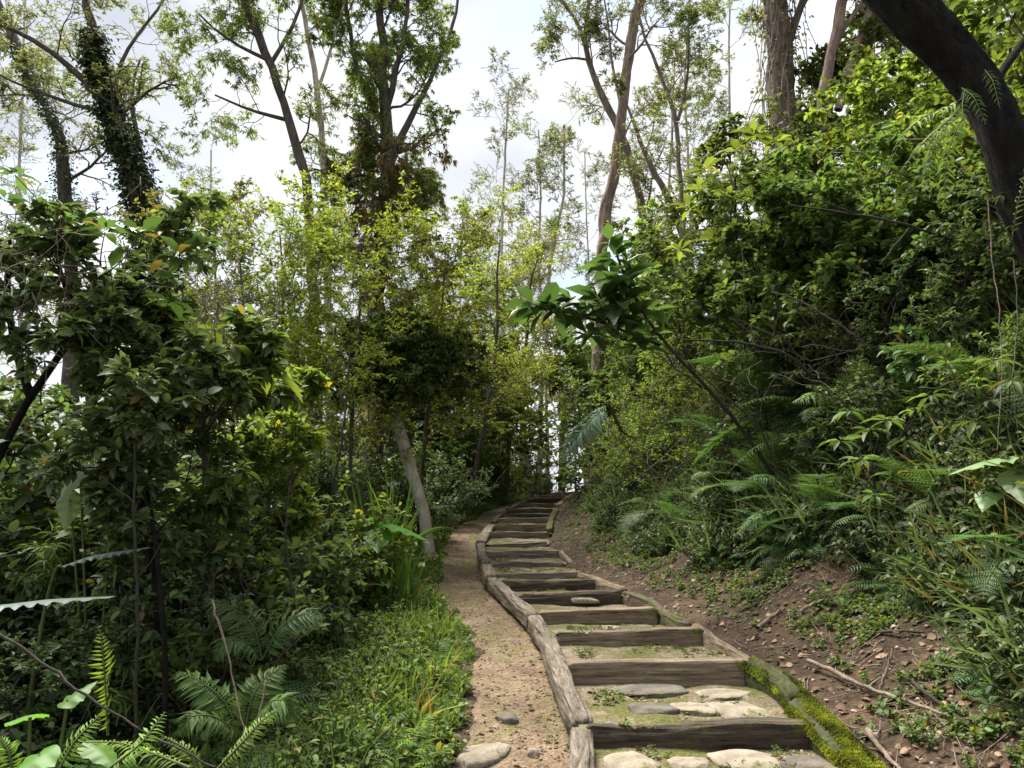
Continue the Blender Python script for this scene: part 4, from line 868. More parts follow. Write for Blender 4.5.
for k, (px, py0, py1, d, w_, lab) in enumerate([(532, 492, 452, 24, 6, 'pale thin leaning trunk behind the stair top'), (563, 490, 440, 23, 8, 'brown straight trunk just left of the sky gap by the stair top'),
                                       (500, 480, 440, 30, 3, 'thin far stem left of the stair top'), (576, 488, 430, 28, 2.5, 'thin dark stem in front of the sky gap by the stair top')]):
    tree('thin_trunk', lab, [(px, py0 + 12, d, w_), (px - 6 if k == 0 else px - 1, py1, d, w_ * .9), (px - 12 if k == 0 else px, py1 - 70, d, w_ * .6)], [], 'barkpale' if k == 0 else 'bark', 'dull', pr_bg, 530 + k, 4, (.6, 1), 1.1, group='thin trunks near the stair top')

# ================================================================== understorey shrubs
def ordw(y):
    k = int(np.clip(np.searchsorted(SD, y) , 0, 18)); return ORD[k]
seen = {}
def auto(desc, x, y):
    side = 'left' if x < xl(y) else 'right'; off = (xl(y) - x) if side == 'left' else (x - xr(y))
    if y < 3.6: dep = 'in the near corner'
    elif y > 21: dep = 'beyond the stair top'
    else: dep = 'level with the %s step' % ordw(y)
    where = {'left': ['right at the dirt path edge', 'on the left verge', 'in the left thicket', 'deep in the left thicket', 'at the back of the left thicket'],
             'right': ['by the edging timbers', 'on the litter slope', 'on the steep right bank', 'high on the right bank', 'at the top of the right bank']}[side]
    th = {'left': [1.0, 2.0, 3.3, 5.0], 'right': [.5, 1.4, 2.4, 4.0]}[side]
    wv = where[int(np.searchsorted(th, off))]; s = '%s %s, %s' % (desc, wv, dep)
    return s
def place(kind, px, d, sc, desc, rz=None, group=None, tilt=(0, 0), sink=.04):
    src = (SH.get(kind) or FN.get(kind) or XT.get(kind)); x = float(P(px, 450, d)[0]); r_ = random.Random(int(px * 7 + d * 131)); 
    lab = auto(desc, x, d); seen[lab] = seen.get(lab, 0) + 1
    o = put(src, x, d, sc, r_.uniform(0, 6.28) if rz is None else rz, label=lab, group=group, tilt=tilt, sink=sink); REC.append((o, lab, x, d)); return o
random.seed(5)
XT = {}
# right bank mass (px, depth, scale)
rb = 'shrubs on the right bank'
for px, d, s_, k, ds_ in [
    (640, 14.0, .80, 'bright0', 'bright green shrub'), (622, 12.9, .85, 'bright1', 'bright green shrub'), (640, 12.0, .8, 'bright0', 'bright green shrub'), (662, 11.3, .85, 'bright1', 'bright green shrub'), (604, 15.2, .6, 'bright0', 'bright green shrub'), (690, 10.4, .85, 'bright0', 'bright green shrub'), (668, 12.6, .9, 'bright1', 'bright green shrub'), (705, 11.5, .9, 'bright0', 'bright green shrub'), (625, 16.5, .9, 'bright1', 'bright green shrub'),
    (610, 18.5, .8, 'mid0', 'leafy shrub'), (660, 15.5, 1.2, 'mid1', 'leafy shrub'), (740, 10.5, 1.0, 'bright1', 'bright green shrub'), (700, 13.5, 1.2, 'mid0', 'leafy shrub'),
    (760, 9.4, .9, 'mid1', 'leafy shrub'), (800, 8.6, .9, 'bam0', 'shrub with narrow leaves'), (730, 9.6, .7, 'bam0', 'shrub with narrow leaves'), (690, 11.0, .65, 'small0', 'dark small-leaved shrub'),
    (655, 12.9, .65, 'small1', 'dark small-leaved shrub'), (625, 14.6, .6, 'small0', 'dark small-leaved shrub'), (770, 8.2, .65, 'dull0', 'dark leafy shrub'), (820, 7.6, .75, 'dull1', 'dark leafy shrub'),
    (860, 7.2, .9, 'mid0', 'leafy shrub'), (900, 7.6, 1.1, 'mid1', 'leafy shrub'), (845, 6.8, .55, 'big0', 'broad-leaved shrub'), (890, 6.3, .6, 'dull0', 'dark leafy shrub'), (940, 6.0, .6, 'big1', 'broad-leaved shrub'),
    (990, 5.8, .7, 'dull1', 'dark leafy shrub'), (1020, 5.2, .6, 'mid1', 'leafy shrub'), (960, 6.8, 1.0, 'dull0', 'dark leafy shrub'), (1030, 6.6, 1.1, 'mid0', 'leafy shrub'), (920, 6.6, .8, 'small1', 'dark small-leaved shrub'),
    (1070, 5.4, .9, 'dull1', 'dark leafy shrub'), (1045, 4.4, .5, 'mid0', 'leafy shrub'), (800, 7.4, .5, 'small0', 'dark small-leaved shrub'), (865, 8.5, 1.2, 'mid1', 'leafy shrub'), (960, 8, 1.3, 'mid0', 'leafy shrub'),
    (780, 10, 1.2, 'mid0', 'leafy shrub'), (830, 9.6, 1.2, 'bright0', 'bright green shrub'), (1010, 7.5, 1.4, 'mid1', 'leafy shrub'), (720, 12.5, 1.3, 'bright1', 'bright green shrub')]:
    place(k, px, d, s_, ds_, group=rb)
# left thicket
lbk = 'shrubs in the left thicket'
for px, d, s_, k, ds_ in [
    (20, 4.4, .9, 'dull0', 'dark leafy shrub'), (80, 5.0, 1.0, 'small0', 'dark small-leaved shrub'), (130, 5.6, 1.0, 'mid0', 'leafy shrub'), (180, 5.0, .8, 'dull1', 'dark leafy shrub'), (235, 5.4, .8, 'small1', 'dark small-leaved shrub'),
    (270, 6.2, .8, 'dull0', 'dark leafy shrub'), (290, 6.9, .7, 'small0', 'dark small-leaved shrub'), (305, 7.8, .6, 'dull1', 'dark leafy shrub'), (340, 10.4, .9, 'bam0', 'shrub with narrow leaves'), (385, 11.4, .8, 'small1', 'dark small-leaved shrub'),
    (60, 6.6, 1.3, 'mid1', 'leafy shrub'), (0, 7.0, 1.4, 'mid0', 'leafy shrub'), (120, 7.6, 1.4, 'small0', 'dark small-leaved shrub'), (180, 7.0, 1.3, 'mid1', 'leafy shrub'), (230, 7.6, 1.3, 'dull0', 'dark leafy shrub'), (275, 8.6, .95, 'mid0', 'leafy shrub'),
    (310, 9.8, 1.1, 'dull1', 'dark leafy shrub'), (350, 11.4, 1.1, 'small0', 'dark small-leaved shrub'), (400, 12.6, 1.1, 'dull0', 'dark leafy shrub'), (440, 14.2, 1.0, 'small1', 'dark small-leaved shrub'), (462, 16.4, .9, 'dull1', 'dark leafy shrub'),
    (478, 18.6, .8, 'dull0', 'dark leafy shrub'), (445, 12.8, .45, 'small0', 'dark small-leaved shrub'), (498, 21.5, .6, 'mid0', 'leafy shrub'), (510, 24, .7, 'mid1', 'leafy shrub'), (520, 25, 1.7, 'bright0', 'bright green shrub'), (534, 29, 1.3, 'mid0', 'leafy shrub'), (500, 24, 1.7, 'bright1', 'bright green shrub'), (478, 22, 1.7, 'bright0', 'bright green shrub'), (604, 19.6, 1.4, 'bright0', 'bright green shrub'), (622, 18.2, 1.6, 'bright1', 'bright green shrub'), (140, 6.4, 1.8, 'small0', 'tall small-leaved shrub'), (60, 6.4, 2.3, 'small1', 'tall small-leaved shrub'), (5, 5.6, 1.8, 'mid0', 'tall leafy shrub'), (15, 6.0, 1.5, 'small1', 'dark small-leaved shrub'), (70, 5.9, 1.5, 'mid1', 'leafy shrub'), (-30, 6.4, 1.9, 'mid0', 'leafy shrub'), (120, 6.6, 1.7, 'dull1', 'dark leafy shrub'), (40, 5.2, 1.15, 'bam0', 'shrub with narrow leaves'), (95, 4.6, .75, 'small0', 'dark small-leaved shrub'), (230, 4.9, .7, 'mid1', 'leafy shrub'), (10, 8.2, 2.0, 'small0', 'dark small-leaved shrub'), (50, 7.4, 1.9, 'bright0', 'bright green shrub'), (100, 8.6, 2.1, 'small1', 'dark small-leaved shrub'), (90, 6.2, 1.3, 'bright1', 'bright green shrub'), (150, 6.4, 1.4, 'small0', 'dark small-leaved shrub'), (200, 6.0, 1.2, 'bright0', 'bright green shrub'), (250, 7.0, 1.4, 'bright1', 'bright green shrub'),
    (150, 9.5, 1.7, 'dull1', 'dark leafy shrub'), (60, 10, 1.9, 'mid0', 'leafy shrub'), (220, 10.5, 1.6, 'mid1', 'leafy shrub'), (-40, 9, 2.0, 'dull0', 'dark leafy shrub'), (280, 11.5, 1.5, 'small0', 'dark small-leaved shrub'),
    (-60, 5.0, 1.1, 'dull1', 'dark leafy shrub'),   (250, 6.0, 1.1, 'mid0', 'leafy shrub'),
    (425, 16, 1.4, 'mid0', 'leafy shrub'), (470, 21, 1.3, 'small0', 'dark small-leaved shrub'), (495, 26, 1.4, 'small1', 'dark small-leaved shrub'), (600, 23, 1.2, 'dull0', 'dark leafy shrub'), (620, 21, 1.3, 'small0', 'dark small-leaved shrub')]:
    place(k, px, d, s_, ds_, group=lbk if px < 540 else rb)
# ferns
lf_ = 'ferns in the left thicket'; rf_ = 'ferns on the right bank'
for px, d, s_, k, ds_ in [
    (60, 3.3, .8, 'a', 'green fern'), (150, 3.2, .8, 'b', 'finely cut fern'), (230, 3.5, .75, 'a', 'green fern'), (270, 3.9, .7, 'b', 'finely cut fern'), (110, 3.9, 1.0, 'd', 'large dark fern'), (200, 4.3, 1.0, 'd', 'large dark fern'),
    (260, 4.7, .9, 'b', 'finely cut fern'), (20, 3.9, 1.0, 'a', 'green fern'), (300, 4.9, .7, 'a', 'green fern'), (170, 5.2, 1.1, 'd', 'large dark fern'), (60, 5.2, 1.1, 'b', 'finely cut fern'), (290, 5.7, .9, 'd', 'large dark fern'),
    (330, 5.8, .45, 'c', 'light green fern'), (360, 5.2, .35, 'c', 'light green fern'), (390, 5.4, .3, 'a', 'green fern'), (340, 4.4, .35, 'c', 'light green fern'), (400, 4.6, .28, 'b', 'finely cut fern'), (420, 7.4, .3, 'c', 'light green fern'),
    (375, 8.2, .5, 'c', 'light green fern'), (350, 6.8, .6, 'a', 'green fern'), (410, 9.4, .5, 'a', 'green fern'), (310, 3.7, .5, 'c', 'light green fern'), (0, 2.9, .7, 'c', 'light green fern'), (335, 3.9, .5, 'b', 'finely cut fern'), (365, 4.6, .45, 'a', 'green fern'), (350, 5.8, .6, 'b', 'finely cut fern'), (380, 6.4, .5, 'a', 'green fern'), (330, 4.9, .7, 'a', 'green fern'), (395, 7.6, .45, 'b', 'finely cut fern'), (310, 4.4, .8, 'd', 'large dark fern'), (320, 3.3, .45, 'a', 'green fern'), (400, 3.9, .3, 'c', 'light green fern'), (250, 3.2, .6, 'a', 'green fern'), (140, 3.5, .9, 'd', 'large dark fern'), (50, 4.4, 1.1, 'd', 'large dark fern'), (90, 3.3, .8, 'a', 'green fern'), (225, 5.0, 1.1, 'a', 'green fern'), (180, 2.9, .6, 'c', 'light green fern')]:
    place(k, px, d, s_, ds_, group=lf_)
for px, d, s_, k, ds_ in [
    (700, 9.4, .7, 'b', 'finely cut fern'), (740, 8.7, .8, 'a', 'green fern'), (770, 8.0, .8, 'd', 'large dark fern'), (800, 7.2, .7, 'a', 'green fern'), (830, 6.9, .8, 'b', 'finely cut fern'), (790, 7.9, .9, 'b', 'finely cut fern'),
    (860, 6.5, .7, 'd', 'large dark fern'), (900, 6.0, .6, 'a', 'green fern'), (950, 5.6, .7, 'b', 'finely cut fern'), (1000, 5.2, .7, 'a', 'green fern'), (850, 7.6, 1.0, 'a', 'green fern'), (820, 8.2, 1.1, 'd', 'large dark fern'),
    (660, 11.6, .6, 'a', 'green fern'), (630, 13.4, .6, 'b', 'finely cut fern'), (720, 9.1, .5, 'a', 'green fern'), (680, 10.4, .7, 'd', 'large dark fern'), (760, 9.2, 1.0, 'b', 'finely cut fern'), (610, 15.5, .6, 'a', 'green fern'),
    (735, 10.2, 1.0, 'c', 'light green fern'), (890, 7.0, .9, 'b', 'finely cut fern'), (1020, 5.6, .9, 'd', 'large dark fern'), (940, 6.6, 1.0, 'a', 'green fern'), (1040, 4.6, .7, 'b', 'finely cut fern'), (840, 5.9, .35, 'a', 'green fern'), (930, 5.2, .35, 'b', 'finely cut fern')]:
    place(k, px - 14, d * .97, s_ * 1.35, ds_, group=rf_)
#==STUFF==
# ================================================================== ground cover (uncountable)
def scatter(name, N, region, templates, mats, seed, size, kind='stuff', tiltn=.5, lift=0.0, zfun=None, label=None):
    """templates: list of (V, F(tri), per-face rnd offset, per-face mat idx)"""
    rng = np.random.default_rng(seed); X, Y = region(rng, N); Z = (zfun or g)(X, Y) + lift; n = len(X)
    e_ = .06; nx = -(g(X + e_, Y) - g(X - e_, Y)) / (2 * e_); ny = -(g(X, Y + e_) - g(X, Y - e_)) / (2 * e_)
    up = nrm(np.stack([nx * tiltn, ny * tiltn, np.ones(n)], 1) + rng.normal(0, .12, (n, 3)))
    a_ = rng.uniform(0, 6.283, n); h = np.stack([np.cos(a_), np.sin(a_), np.zeros(n)], 1); s = nrm(np.cross(h, up)); h = np.cross(up, s)
    which = rng.integers(0, len(templates), n); sc = size * rng.uniform(.5, 1.3, n); G = Geo(); tint = rng.normal(0, .13, n)
    for k, (V, Fa, R, MI) in enumerate(templates):
        m = which == k; c = m.sum()
        if not c: continue
        VV = np.stack([X, Y, Z], 1)[m][:, None] + sc[m][:, None, None] * (V[None, :, 0:1] * s[m][:, None] + V[None, :, 1:2] * h[m][:, None] + V[None, :, 2:3] * up[m][:, None])
        FF = Fa[None] + (np.arange(c) * len(V))[:, None, None]; RR = np.clip(R[None] + tint[m][:, None], 0, 1)
        FF = FF.reshape(-1, 3) + G.n; G.V.append(VV.reshape(-1, 3)); G.n += c * len(V); G.T.append(FF); G.rt.append(RR.ravel()); G.mt.append(np.tile(MI, c))
    o = G.build(name, mats); tag(o, label, None, None, kind); return o
def tmpl(fn):
    G = Geo(); fn(G); G.flush()
    T = list(G.T); R = list(G.rt); MI = list(G.mt)
    for q, r_, m_ in zip(G.Q, G.rq, G.mq): T.append(np.concatenate([q[:, [0, 1, 2]], q[:, [0, 2, 3]]])); R.append(np.concatenate([r_, r_])); MI.append(np.concatenate([m_, m_]))
    return np.concatenate(G.V), np.concatenate(T), np.concatenate(R), np.concatenate(MI)
def t_herb(seed, ns=4, nl=5, kind='oval', ls=.32, lw=.6, h=.7):
    def f(G):
        rng = np.random.default_rng(seed)
        for k in range(ns):
            p = walk(rng, (0, 0, 0), nrm(rng.normal(0, .6, 3) * [1, 1, 0] + [0, 0, 1]), h * rng.uniform(.5, 1.1), 3, .15); G.tube(p, .012, 3, 1); twig_leaves(G, rng, p, nl, ls, lw, kind, .1, t0=.3)
    return tmpl(f)
def t_rosette(seed, n=7, ls=.8, lw=.4):
    def f(G):
        rng = np.random.default_rng(seed); a_ = np.arange(n) * 2.4; el = rng.uniform(.1, .8, n)
        G.leaves('oval', np.zeros((n, 3)), np.stack([np.cos(a_) * np.cos(el), np.sin(a_) * np.cos(el), np.sin(el)], 1), np.array([0, 0, 1.0]) + rng.normal(0, .2, (n, 3)), ls * rng.uniform(.6, 1.1, n), lw, rng)
    return tmpl(f)
def t_grass(seed, n=14, h=1.0):
    def f(G):
        rng = np.random.default_rng(seed); a_ = rng.uniform(0, 6.28, n); el = rng.uniform(.7, 1.45, n)
        G.leaves('lance', rng.normal(0, .1, (n, 3)) * [1, 1, 0], np.stack([np.cos(a_) * np.cos(el), np.sin(a_) * np.cos(el), np.sin(el)], 1), rng.normal(0, 1, (n, 3)) + [0, 0, .4], h * rng.uniform(.5, 1.1, n), .07, rng)
    return tmpl(f)
def t_frond(seed, nf=5, bip=False, npin=14):
    def f(G):
        rng = np.random.default_rng(seed)
        for k in range(nf): frond_geo(G, rng, (0, 0, 0), 6.28 * k / nf + rng.uniform(-.4, .4), rng.uniform(.7, 1.1), rng.uniform(.5, 1.2), .12, npin, .2, .3, bip, rach=.008)
    return tmpl(f)
herbs = [t_herb(600 + k) for k in range(5)]; roses = [t_rosette(610 + k) for k in range(3)]; grs = [t_grass(620 + k) for k in range(3)]; frs = [t_frond(630 + k) for k in range(3)]
bush = [t_herb(640 + k, 8, 9, 'oval', .16, .5, .9) for k in range(5)]; bushd = [t_herb(650 + k, 8, 10, 'lance', .2, .3, .9) for k in range(3)]
def samp(rng, N, y0, y1, powr=1.0):
    # denser near the camera, roughly even in the picture
    u = rng.random(N); y = y0 * (y1 / y0) ** (u ** powr); return y
def left_zone(o0, o1, y0=2.6, y1=22, edge=.15, dens=None):
    def f(rng, N):
        y = samp(rng, N, y0, y1); off = rng.uniform(o0, o1, N); off = off + fnoise(y * 1.3, y * 0 + 3, 8, 3) * edge; x = xl(y) - off
        k = np.ones(N, bool)
        if dens: k = fnoise(x * 2.2, y * 2.2, dens[0], 3) > dens[1]
        return x[k], y[k]
    return f
def right_zone(o0, o1, y0=2.8, y1=20, edge=.2, dens=None, powr=1.0, bias=1.0):
    def f(rng, N):
        y = samp(rng, N, y0, y1, powr); off = o0 + (o1 - o0) * rng.random(N) ** bias + fnoise(y * 1.3, y * 0 + 9, 18, 3) * edge; x = xr(y) + off
        k = off > .05
        if dens: k &= fnoise(x * 2.2, y * 2.2, dens[0], 3) > dens[1]
        return x[k], y[k]
    return f
lm2 = [M['herb'], M['stem']]; mm2 = [M['mid'], M['stem']]; dm2 = [M['dull'], M['twigdark']]; fm2 = [M['fern'], M['stem']]
scatter('low_herbs', 5200, left_zone(.68, 2.0, dens=(31, -.16)), herbs, lm2, 701, .12, tiltn=.3)
scatter('low_herbs', 3600, left_zone(1.1, 2.6, dens=(32, -.14)), herbs, mm2, 702, .18, tiltn=.3)
scatter('grass', 2600, left_zone(.68, 1.5, dens=(5, .02)), grs, lm2, 703, .11, tiltn=.2)
scatter('small_fern_cover', 1300, left_zone(.9, 2.8), frs, [M['fernmid'], M['stem']], 704, .24, tiltn=.3)
scatter('weeds', 900, left_zone(.0, .28, y0=2.8, edge=.0, dens=(27, -.02)), roses + herbs, lm2, 719, .035)
scatter('grass', 1500, left_zone(.85, 2.0, dens=(28, -.03)), grs, lm2, 720, .24, tiltn=.2)
scatter('weeds', 1200, left_zone(.85, 2.2, dens=(25, -.08)), bush, lm2, 709, .26, tiltn=.2)
scatter('small_fern_cover', 700, left_zone(.8, 2.0, dens=(26, -.05)), frs, [M['fernlight'], M['stem']], 710, .2, tiltn=.3)
scatter('undergrowth', 700, left_zone(1.25, 2.1, 2.6, 14), bushd, mm2, 751, .3, tiltn=.2)
scatter('undergrowth', 3600, left_zone(1.8, 5.5, 2.2), bush, mm2, 705, .42, tiltn=.2)
scatter('undergrowth', 2600, left_zone(2.2, 6.5, 2.2), bushd, dm2, 706, .48, tiltn=.2)
scatter('undergrowth', 2600, left_zone(5, 14, 3, 34, .6), bush, mm2, 707, .8, tiltn=.2)
scatter('weeds', 500, left_zone(.02, .75, dens=(7, .08)), roses, lm2, 708, .04)
scatter('low_herbs', 9500, right_zone(.35, 1.9, dens=(15, -.08), bias=.55), herbs, mm2, 711, .10, tiltn=.3)
scatter('low_herbs', 1800, right_zone(.25, 1.3, dens=(16, .05)), roses, [M['herb'], M['stem']], 712, .055, tiltn=.5)
scatter('small_fern_cover', 1600, right_zone(.95, 2.8, edge=.4), frs, fm2, 713, .26, tiltn=.6)
scatter('bank_undergrowth', 1200, right_zone(1.0, 3.4, y0=3, edge=.5), [t_grass(665 + k, 16) for k in range(3)], dm2, 718, .45, tiltn=.8)
scatter('bank_undergrowth', 4600, right_zone(1.0, 3.4, y0=3, edge=.5), bush, dm2, 714, .32, tiltn=.7)
scatter('bank_undergrowth', 4000, right_zone(1.05, 3.6, y0=3, edge=.5), bushd, mm2, 715, .32, tiltn=.7)
scatter('bank_undergrowth', 2600, right_zone(3.2, 8, 3, 26), bush, mm2, 716, .6, tiltn=.3)
def beyond(rng, N):
    y = rng.uniform(21.5, 60, N); x = rng.uniform(-14, 16, N); k = ((x < xl(y) - .2) | (x > xr(y) + .2) | (y > 25)) & ~((x / y > .06) & (x / y < .11)); return x[k], y[k]
scatter('undergrowth', 3000, beyond, bush, dm2, 717, .7, tiltn=.2)
# weeds in treads
def tz(x, y):
    k = np.clip(np.searchsorted(SD, y) - 1, -1, 18); z = np.zeros(len(x))
    for q in np.unique(k):
        m = k == q; z[m] = tread_z(x[m], y[m], q) if q >= 0 else P(700, 748, 4.1)[2]
    return z
def tread_zone(rng, N):
    y = samp(rng, N, 3.3, 20); t = rng.random(N); t = np.where(rng.random(N) < .5, np.abs(rng.normal(0, .12, N)), t); x = xl(y) + .05 + (xr(y) - xl(y) - .05) * np.clip(t, 0, 1)
    k = fnoise(x * 3, y * 3, 44, 3) > .02; return x[k], y[k]
scatter('weeds', 2600, tread_zone, [t_herb(660 + k, 3, 4) for k in range(3)] + roses, lm2, 721, .045, tiltn=0, zfun=tz)
# litter
def t_dry(seed):
    def f(G):
        rng = np.random.default_rng(seed); d = np.array([[1.0, 0, rng.uniform(-.1, .25)]]); G.leaves('oval', np.zeros((1, 3)), d, np.array([[rng.normal(0, .3), rng.normal(0, .4), 1.0]]), 1.0, rng.uniform(.4, .9), rng)
    return tmpl(f)
dry = [t_dry(670 + k) for k in range(7)]
scatter('fallen_leaves', 6000, right_zone(.1, 1.8, y0=2.8, edge=.1, bias=.8), dry, [M['dry']], 731, .042, tiltn=1, lift=.012)
scatter('fallen_leaves', 900, left_zone(.0, 1.2, y0=2.8), dry, [M['dry']], 732, .035, tiltn=1, lift=.022)
scatter('fallen_leaves', 1300, tread_zone, dry, [M['dry']], 733, .035, tiltn=0, zfun=tz, lift=.008)
def t_stick(seed):
    def f(G):
        rng = np.random.default_rng(seed); G.tube(walk(rng, (-.5, 0, 0), (1, 0, 0), 1, 5, .12), .012, 4, 0)
    return tmpl(f)
scatter('twigs', 1500, right_zone(.05, 1.9, y0=2.8, edge=.1), [t_stick(680 + k) for k in range(5)], [M['deadwood']], 734, .22, tiltn=1, lift=.015)
scatter('twigs', 350, left_zone(.0, 1.0, y0=2.8), [t_stick(685 + k) for k in range(5)], [M['deadwood']], 735, .12, tiltn=1, lift=.02)
def t_peb(seed):
    def f(G):
        rng = np.random.default_rng(seed); v = np.array([(1, 0, 0), (-1, 0, 0), (0, 1, 0), (0, -1, 0), (0, 0, .7), (0, 0, -.7), (.7, .7, .1), (-.7, .7, .1), (-.7, -.7, .1), (.7, -.7, .1)]) * rng.uniform(.7, 1.2, (10, 1))
        G.add(v, np.array([(0, 6, 4), (6, 2, 4), (2, 7, 4), (7, 1, 4), (1, 8, 4), (8, 3, 4), (3, 9, 4), (9, 0, 4), (0, 5, 6), (6, 5, 2), (2, 5, 7), (7, 5, 1), (1, 5, 8), (8, 5, 3), (3, 5, 9), (9, 5, 0)]), rng.random())
    return tmpl(f)
M['gravel'] = leafmat('gravel', [(0, (.12, .085, .055)), (.5, (.23, .17, .115)), (1, (.40, .32, .23))], 0.0, rough=.85, spec=.2)
peb = [t_peb(690 + k) for k in range(6)]
scatter('gravel', 2200, left_zone(.0, .85, y0=2.6, edge=.05), peb, [M['gravel']], 741, .009, tiltn=1, lift=.012)
scatter('gravel', 2500, tread_zone, peb, [M['gravel']], 742, .011, tiltn=0, zfun=tz, lift=.0)
scatter('gravel', 900, right_zone(.0, 1.2, y0=2.8), peb, [M['gravel']], 743, .013, tiltn=1, lift=.0)
#==DETAIL==
# ================================================================== individual plants and debris
def strip_leaf(G, c, wv, up=None, fold=.15, wavy=0.0, nw=6, rnd=.5, rng=None, mi=0):
    """broad blade along centre line c with half widths wv"""
    c = np.asarray(c, float); n = len(c); T = nrm(np.gradient(c, axis=0)); ref = np.array([0, 0, 1.0]) if up is None else np.asarray(up, float)
    S = nrm(np.cross(T, ref * np.ones((n, 1)))); U = np.cross(S, T); q = np.linspace(-1, 1, nw)
    ph = np.arange(n)[:, None] * 1.9
    V = c[:, None] + S[:, None] * (q[None, :, None] * wv[:, None, None]) + U[:, None] * ((np.abs(q)[None] * fold * wv[:, None] + wavy * np.sin(ph + q[None]) * np.abs(q)[None] * wv[:, None])[..., None])
    i = (np.arange(n - 1)[:, None] * nw + np.arange(nw - 1)[None]).ravel(); G.add(V.reshape(-1, 3), np.stack([i, i + 1, i + nw + 1, i + nw], 1), rnd, mi)
def curve(p, d, Ln, n, grav):
    pts = [np.array(p, float)]; d = nrm(d)
    for i in range(n): d = nrm(d + np.array([0, 0, grav])); pts.append(pts[-1] + d * Ln / n)
    return np.array(pts)
M['taro'] = leafmat('taro_leaf', lg((.10, .22, .04)), .4, rough=.45)
M['taropale'] = leafmat('taro_pale', lg((.20, .29, .13)), .35, rough=.4)
M['grassblade'] = leafmat('tall_grass', lg((.12, .24, .04)), .45)
M['yfern'] = leafmat('young_fern', lg((.16, .25, .04)), .5)
# tall grass clump
def grass_clump(px, d, h, nb, label, seed, zoff=0, wd_=.016, mat='grassblade'):
    rng = np.random.default_rng(seed); x = P(px, 450, d)[0]; root = empty('tall_grass_clump', (x, d, float(g(x, d)))); G = Geo()
    for k in range(nb):
        a_ = rng.uniform(0, 6.28); el = rng.uniform(.06, .35); hh = h * rng.uniform(.5, 1.05)
        c = curve([rng.normal(0, .07), rng.normal(0, .07), 0], [math.cos(a_) * el, math.sin(a_) * el, 1], hh, 14, -.03 if rng.random() < .7 else -.16)
        strip_leaf(G, c, wd_ * rng.uniform(.8, 1.4) * np.clip(np.sin(np.linspace(.25, 1, 15) * math.pi), .05, 1), up=[math.sin(a_ * 3), math.cos(a_ * 3), .1], nw=3, rnd=rng.random())
    G.build('blades', M[mat], root); tag(root, label, 'grass clump')
grass_clump(386, 8.0, 1.45, 70, 'tall bright green grass clump left of the pale leaning trunk', 801)
grass_clump(402, 7.8, .8, 34, 'shorter arching grass clump right of the tall bright one', 802)
# taro-like plants
def taro(px, d, leaves, label, seed, mat='taro', name='broad_leaved_plant'):
    """leaves: (px,py,d, size m, azimuth, pitch)"""
    rng = np.random.default_rng(seed); x = P(px, 450, d)[0]; base = np.array([x, d, float(g(x, d))]); root = empty(name, base)
    for (lx, ly, ld, sz, az, pt) in leaves:
        e0 = P(lx, ly, ld) - base; G = Geo(); mid = e0 * .5 + np.array([0, 0, .12]); S2 = Geo()
        tt = np.linspace(0, 1, 9)[:, None]; S2.tube((1 - tt) ** 2 * 0 + 2 * (1 - tt) * tt * mid + tt ** 2 * e0, np.linspace(.012, .006, 9), 5)
        n = 15; t = np.linspace(-.28, 1, n); dirn = np.array([math.cos(az) * math.cos(pt), math.sin(az) * math.cos(pt), math.sin(pt)])
        c = e0 + dirn * (t * sz)[:, None]; c[:, 2] -= .18 * sz * np.clip(t, 0, 1) ** 2
        wv = sz * .42 * np.clip(np.interp(t, [-.28, -.2, 0, .2, .5, .8, 1], [.25, .75, 1.0, .95, .7, .3, .0]), .001, 2)
        strip_leaf(G, c, wv, fold=-.25, wavy=.10, nw=9, rnd=np.repeat(rng.uniform(.3, .7), (n - 1) * 8)); lf_o = G.build('leaf', M[mat], root, smooth=True); S2.build('stalk', M['stem'], lf_o)
    tag(root, label, 'plant')
taro(372, 7.9, [(362, 520, 7.7, .42, 2.9, -.2), (392, 524, 7.6, .4, -.2, -.25), (378, 532, 7.5, .33, -1.4, -.4), (345, 518, 7.8, .34, 2.4, .0), (404, 529, 7.6, .26, .2, -.3)], 'broad-leaved green plant at the foot of the tall grass', 811)
taro(441, 10.8, [(436, 506, 10.7, .26, .5, .2)], 'single pale leaf plant right of the pale leaning trunk', 812, 'taropale')
taro(355, 7.6, [(352, 548, 7.5, .3, -1.0, -.3), (338, 540, 7.6, .26, 3.0, -.2), (366, 545, 7.5, .22, .3, -.2)], 'bluish broad-leaved plant in front of the tall grass', 813, 'taropale')
taro(1030, 4.9, [(1000, 458, 4.5, .30, 3.0, -.15), (1016, 475, 4.4, .24, -2.0, -.6), (990, 490, 4.6, .2, -2.4, -.5)], 'pale broad-leaved plant at the right edge of the bank', 814, 'taropale')
taro(75, 3.1, [(68, 700, 3.0, .13, 1.0, .6), (30, 715, 2.95, .16, 2.6, -.2), (95, 745, 2.8, .14, -.5, -.3), (40, 755, 2.8, .2, -2.2, -.4)], 'broad-leaved herb in the lower left corner under the ferns', 815)
taro(120, 4.8, [(118, 430, 4.7, .2, -1.6, -1.1), (70, 500, 4.6, .17, -1.2, -1.1), (80, 470, 4.6, .2, -1.9, -.9)], 'plant with hanging grey-green leaves in the left thicket', 816, 'taropale')
